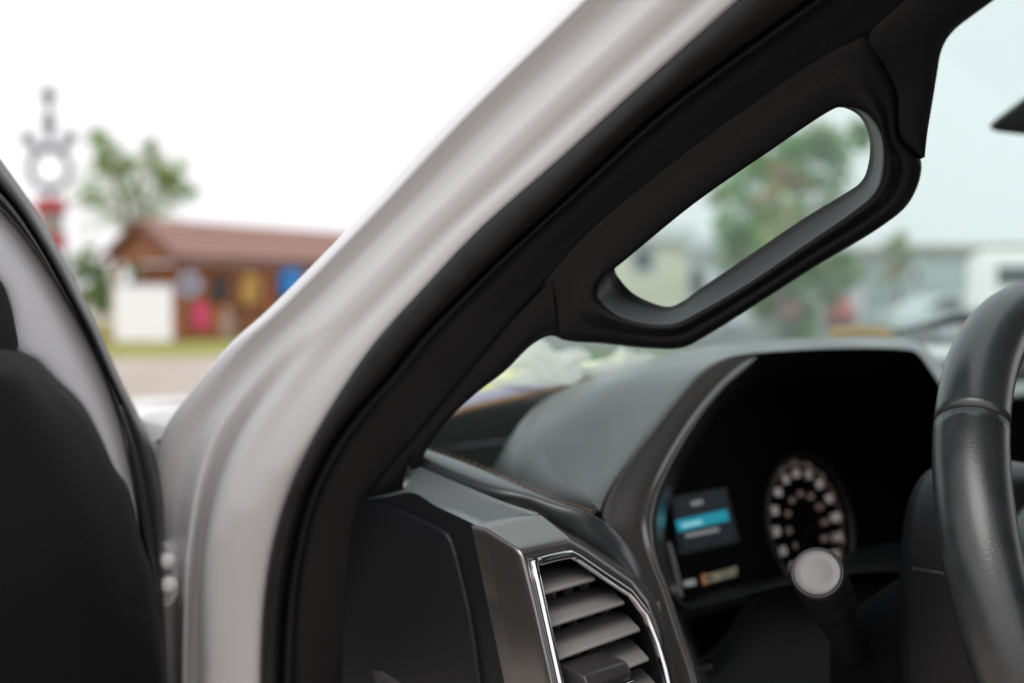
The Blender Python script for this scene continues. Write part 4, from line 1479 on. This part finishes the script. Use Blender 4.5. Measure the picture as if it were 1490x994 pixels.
def house(name, label, px0, px1, y, depth, py_wall, py_roof, wall, roof, wins, rz=0.0, flat_roof=False):
    k = y / FPX
    x0, x1 = (px0 - 745) * k, (px1 - 745) * k
    w = (x1 - x0) / 2
    t = thing(name, label, 'building', ((x0 + x1) / 2, y, 0), rz)
    hw_, hr_ = CAM_Z + (430 - py_wall) * k, CAM_Z + (430 - py_roof) * k
    MB().box(-w, w, 0, depth, 0, hw_).build('wall', wall, t)
    if flat_roof:
        MB().box(-w - .25, w + .25, -.25, depth + .25, hw_ + .002, hr_).build('roof', roof, t)
    else:
        MB().ext([(-.4, hw_ - .05), (depth + .4, hw_ - .05), (depth / 2, hr_)], -w - .3, w + .3).build('roof', roof, t)
    for (a, b, c, d, m_) in wins:
        xa, xb = (a - 745) * k - (x0 + x1) / 2, (b - 745) * k - (x0 + x1) / 2
        za, zb = CAM_Z + (430 - d) * k, CAM_Z + (430 - c) * k
        f_ = MB().box(xa - .1, xb + .1, -.06, -.005, za - .1, zb + .1).build('window', M['wwall'], t)
        MB().box(xa, xb, -.09, -.062, za, zb).build('pane', m_, f_)
    return t


house('cream_house', 'cream yellow house with one dark window seen through the handle opening', 860, 999, 38, 6, 352, 330, M['ywall'], M['wwall'], [(921, 950, 364, 394, M['dkwin'])], flat_roof=True)
house('grey_shed', 'small pale grey shed between the cream house and the tree', 1002, 1044, 44, 4, 366, 342, M['wwall'], M['groof'], [(1004, 1024, 392, 430, M['dkwin'])])
house('white_house', 'narrow white house right of the big tree', 1252, 1304, 47, 6, 366, 354, M['wwall'], M['wwall'], [], flat_roof=True)
house('sage_building', 'long sage green building with a flat tan roof edge', 1318, 1560, 42, 8, 366, 357, M['gwall'], M['broof'], [(1326, 1338, 392, 412, M['dkwin'])], flat_roof=True)
house('far_house', 'low grey building far behind the big tree', 1040, 1250, 62, 6, 405, 392, M['wwall'], M['groof'], [(1100, 1112, 412, 424, M['dkwin'])], flat_roof=True)

tree('shade_tree', 'big green shade tree with a patch of golden leaves', 1150, 33,
     [(1150, 205, 24), (1180, 225, 34), (1120, 250, 34), (1200, 262, 36), (1085, 300, 34), (1150, 320, 36), (1065, 345, 28), (1215, 320, 30), (1105, 360, 36), (1160, 375, 36), (1240, 300, 20), (1200, 400, 34), (1080, 400, 32), (1230, 400, 18), (1140, 420, 34), (1250, 200, 14), (1120, 440, 30), (1180, 440, 30), (1150, 400, 30)],
     3.0, 21, [M['leaf2'], M['leaf']], (.75, .25), size=.15, per=85, trunk_r=.14, spread=1.45)
gt = tree('golden_tree', 'small golden leaved tree in front of the big green one', 1135, 31,
          [(1140, 262, 14), (1120, 280, 13), (1158, 272, 10), (1130, 250, 9), (1105, 290, 8)], 4.0, 31, [M['leafy'], M['leaf2']], (.8, .2), size=.12, per=40, trunk_r=.07)
tree('young_tree', 'slim young tree by the corner of the sage green building', 1305, 40,
     [(1302, 360, 14), (1312, 380, 12), (1298, 395, 13), (1308, 345, 9)], 2.4, 41, [M['leaf2'], M['leafy']], (.7, .3), size=.12, per=30, trunk_r=.07)


def car(name, label, cat, px, y, rz, prof, body, half=.88, wins=(), wheels=(-1.35, 1.35), group=None):
    """prof: side outline (x, z), drawn across the width, with windows, wheels and lamps as parts"""
    t = thing(name, label, cat, gnd(px, y), rz, group)
    m_ = MB()
    m_.add([(x, -half, z) for x, z in prof] + [(x, half, z) for x, z in prof],
           [tuple(range(len(prof)))[::-1], tuple(range(len(prof), 2 * len(prof)))] + [(k, (k + 1) % len(prof), len(prof) + (k + 1) % len(prof), len(prof) + k) for k in range(len(prof))])
    m_.build('body', body, t, .06, True)
    for w_ in wins:
        for s_ in (-1, 1):
            v = [(x, s_ * (half + .004), z) for x, z in w_] + [(x, s_ * (half - .03), z) for x, z in w_]
            n = len(w_)
            MB().add(v, [tuple(range(n)), tuple(range(n, 2 * n))[::-1]] + [(k, (k + 1) % n, n + (k + 1) % n, n + k) for k in range(n)]).build('window', M['glassd'], t)
    for x in wheels:
        for s_ in (-1, 1):
            wh = MB().rod((x, s_ * (half - .2), .33), (x, s_ * (half + .02), .33), .33, n=20).build('wheel', M['tyre'], t)
            MB().rod((x, s_ * (half + .021), .33), (x, s_ * (half + .03), .33), .2, n=16).build('rim', M['silver'], wh)
    xm = max(x for x, z in prof)
    for s_ in (-1, 1):
        MB().box(xm - .06, xm + .015, s_ * half * .75 - .14, s_ * half * .75 + .14, .62, .78).build('headlight', M['silver'], t)
    return t


SEDAN = [(-2.2, .3), (2.2, .3), (2.25, .6), (2.1, .82), (1.1, .95), (.45, 1.42), (-.9, 1.45), (-1.6, 1.02), (-2.2, .98), (-2.28, .6)]
SW = [[(.95, .98), (.42, 1.34), (-.15, 1.37), (-.15, .98)], [(-.25, .98), (-.25, 1.37), (-.85, 1.37), (-1.35, 1.02)]]
PICK = [(-2.7, .45), (2.7, .45), (2.75, .8), (2.6, 1.1), (1.4, 1.2), (.85, 1.9), (-.5, 1.95), (-.6, 1.96), (-2.58, 1.99), (-2.72, 1.88), (-2.74, 1.25)]
PW = [[(1.2, 1.25), (.8, 1.72), (.1, 1.76), (.1, 1.25)], [(0, 1.25), (0, 1.76), (-.45, 1.76), (-.45, 1.25)], [(-.85, 1.56), (-.85, 1.80), (-2.4, 1.80), (-2.4, 1.56)]]
car('parked_pickup', 'white pickup with a long side window in its bed cap, beyond the steering wheel', 'truck', 1768, 13.43, -.38, PICK, M['carw'], .95, PW, (-1.75, 1.75))
pk = bpy.data.objects['parked_pickup']
MB().box(-2.74, -.55, -.972, -.952, 1.22, 1.27).build('bed_rail', M['tyre'], pk)
MB().box(-2.76, -2.66, -.965, -.80, .95, 1.18).build('tail_light', M['carr'], pk)
MB().box(-2.84, -2.745, -.9, .9, .5, .66).build('bumper', M['silver'], pk)
car('parked_car', 'red car parked below the pillar handle, seen across the lot', 'car', 1231, 50, 1.35, SEDAN, M['carr'], .9, SW, group='cars parked in the lot')
rb = thing('red_box', 'small dark red box on a post under the big tree', 'box', gnd(1150, 29))
MB().rod((0, 0, 0), (0, 0, .85), .06, .06, 8).build('post', M['iron'], rb)
MB().box(-.24, .24, -.18, .18, .85, 1.20).build('body', M['card'], rb, .03)
MB().ext([(-.22, 1.202), (.22, 1.202), (.12, 1.30), (-.12, 1.30)], -.27, .27).build('lid', M['card'], rb)
car('parked_car', 'pale grey car parked before the sage green building', 'car', 1390, 33, .1, SEDAN, M['cars'], .88, SW, group='cars parked in the lot')
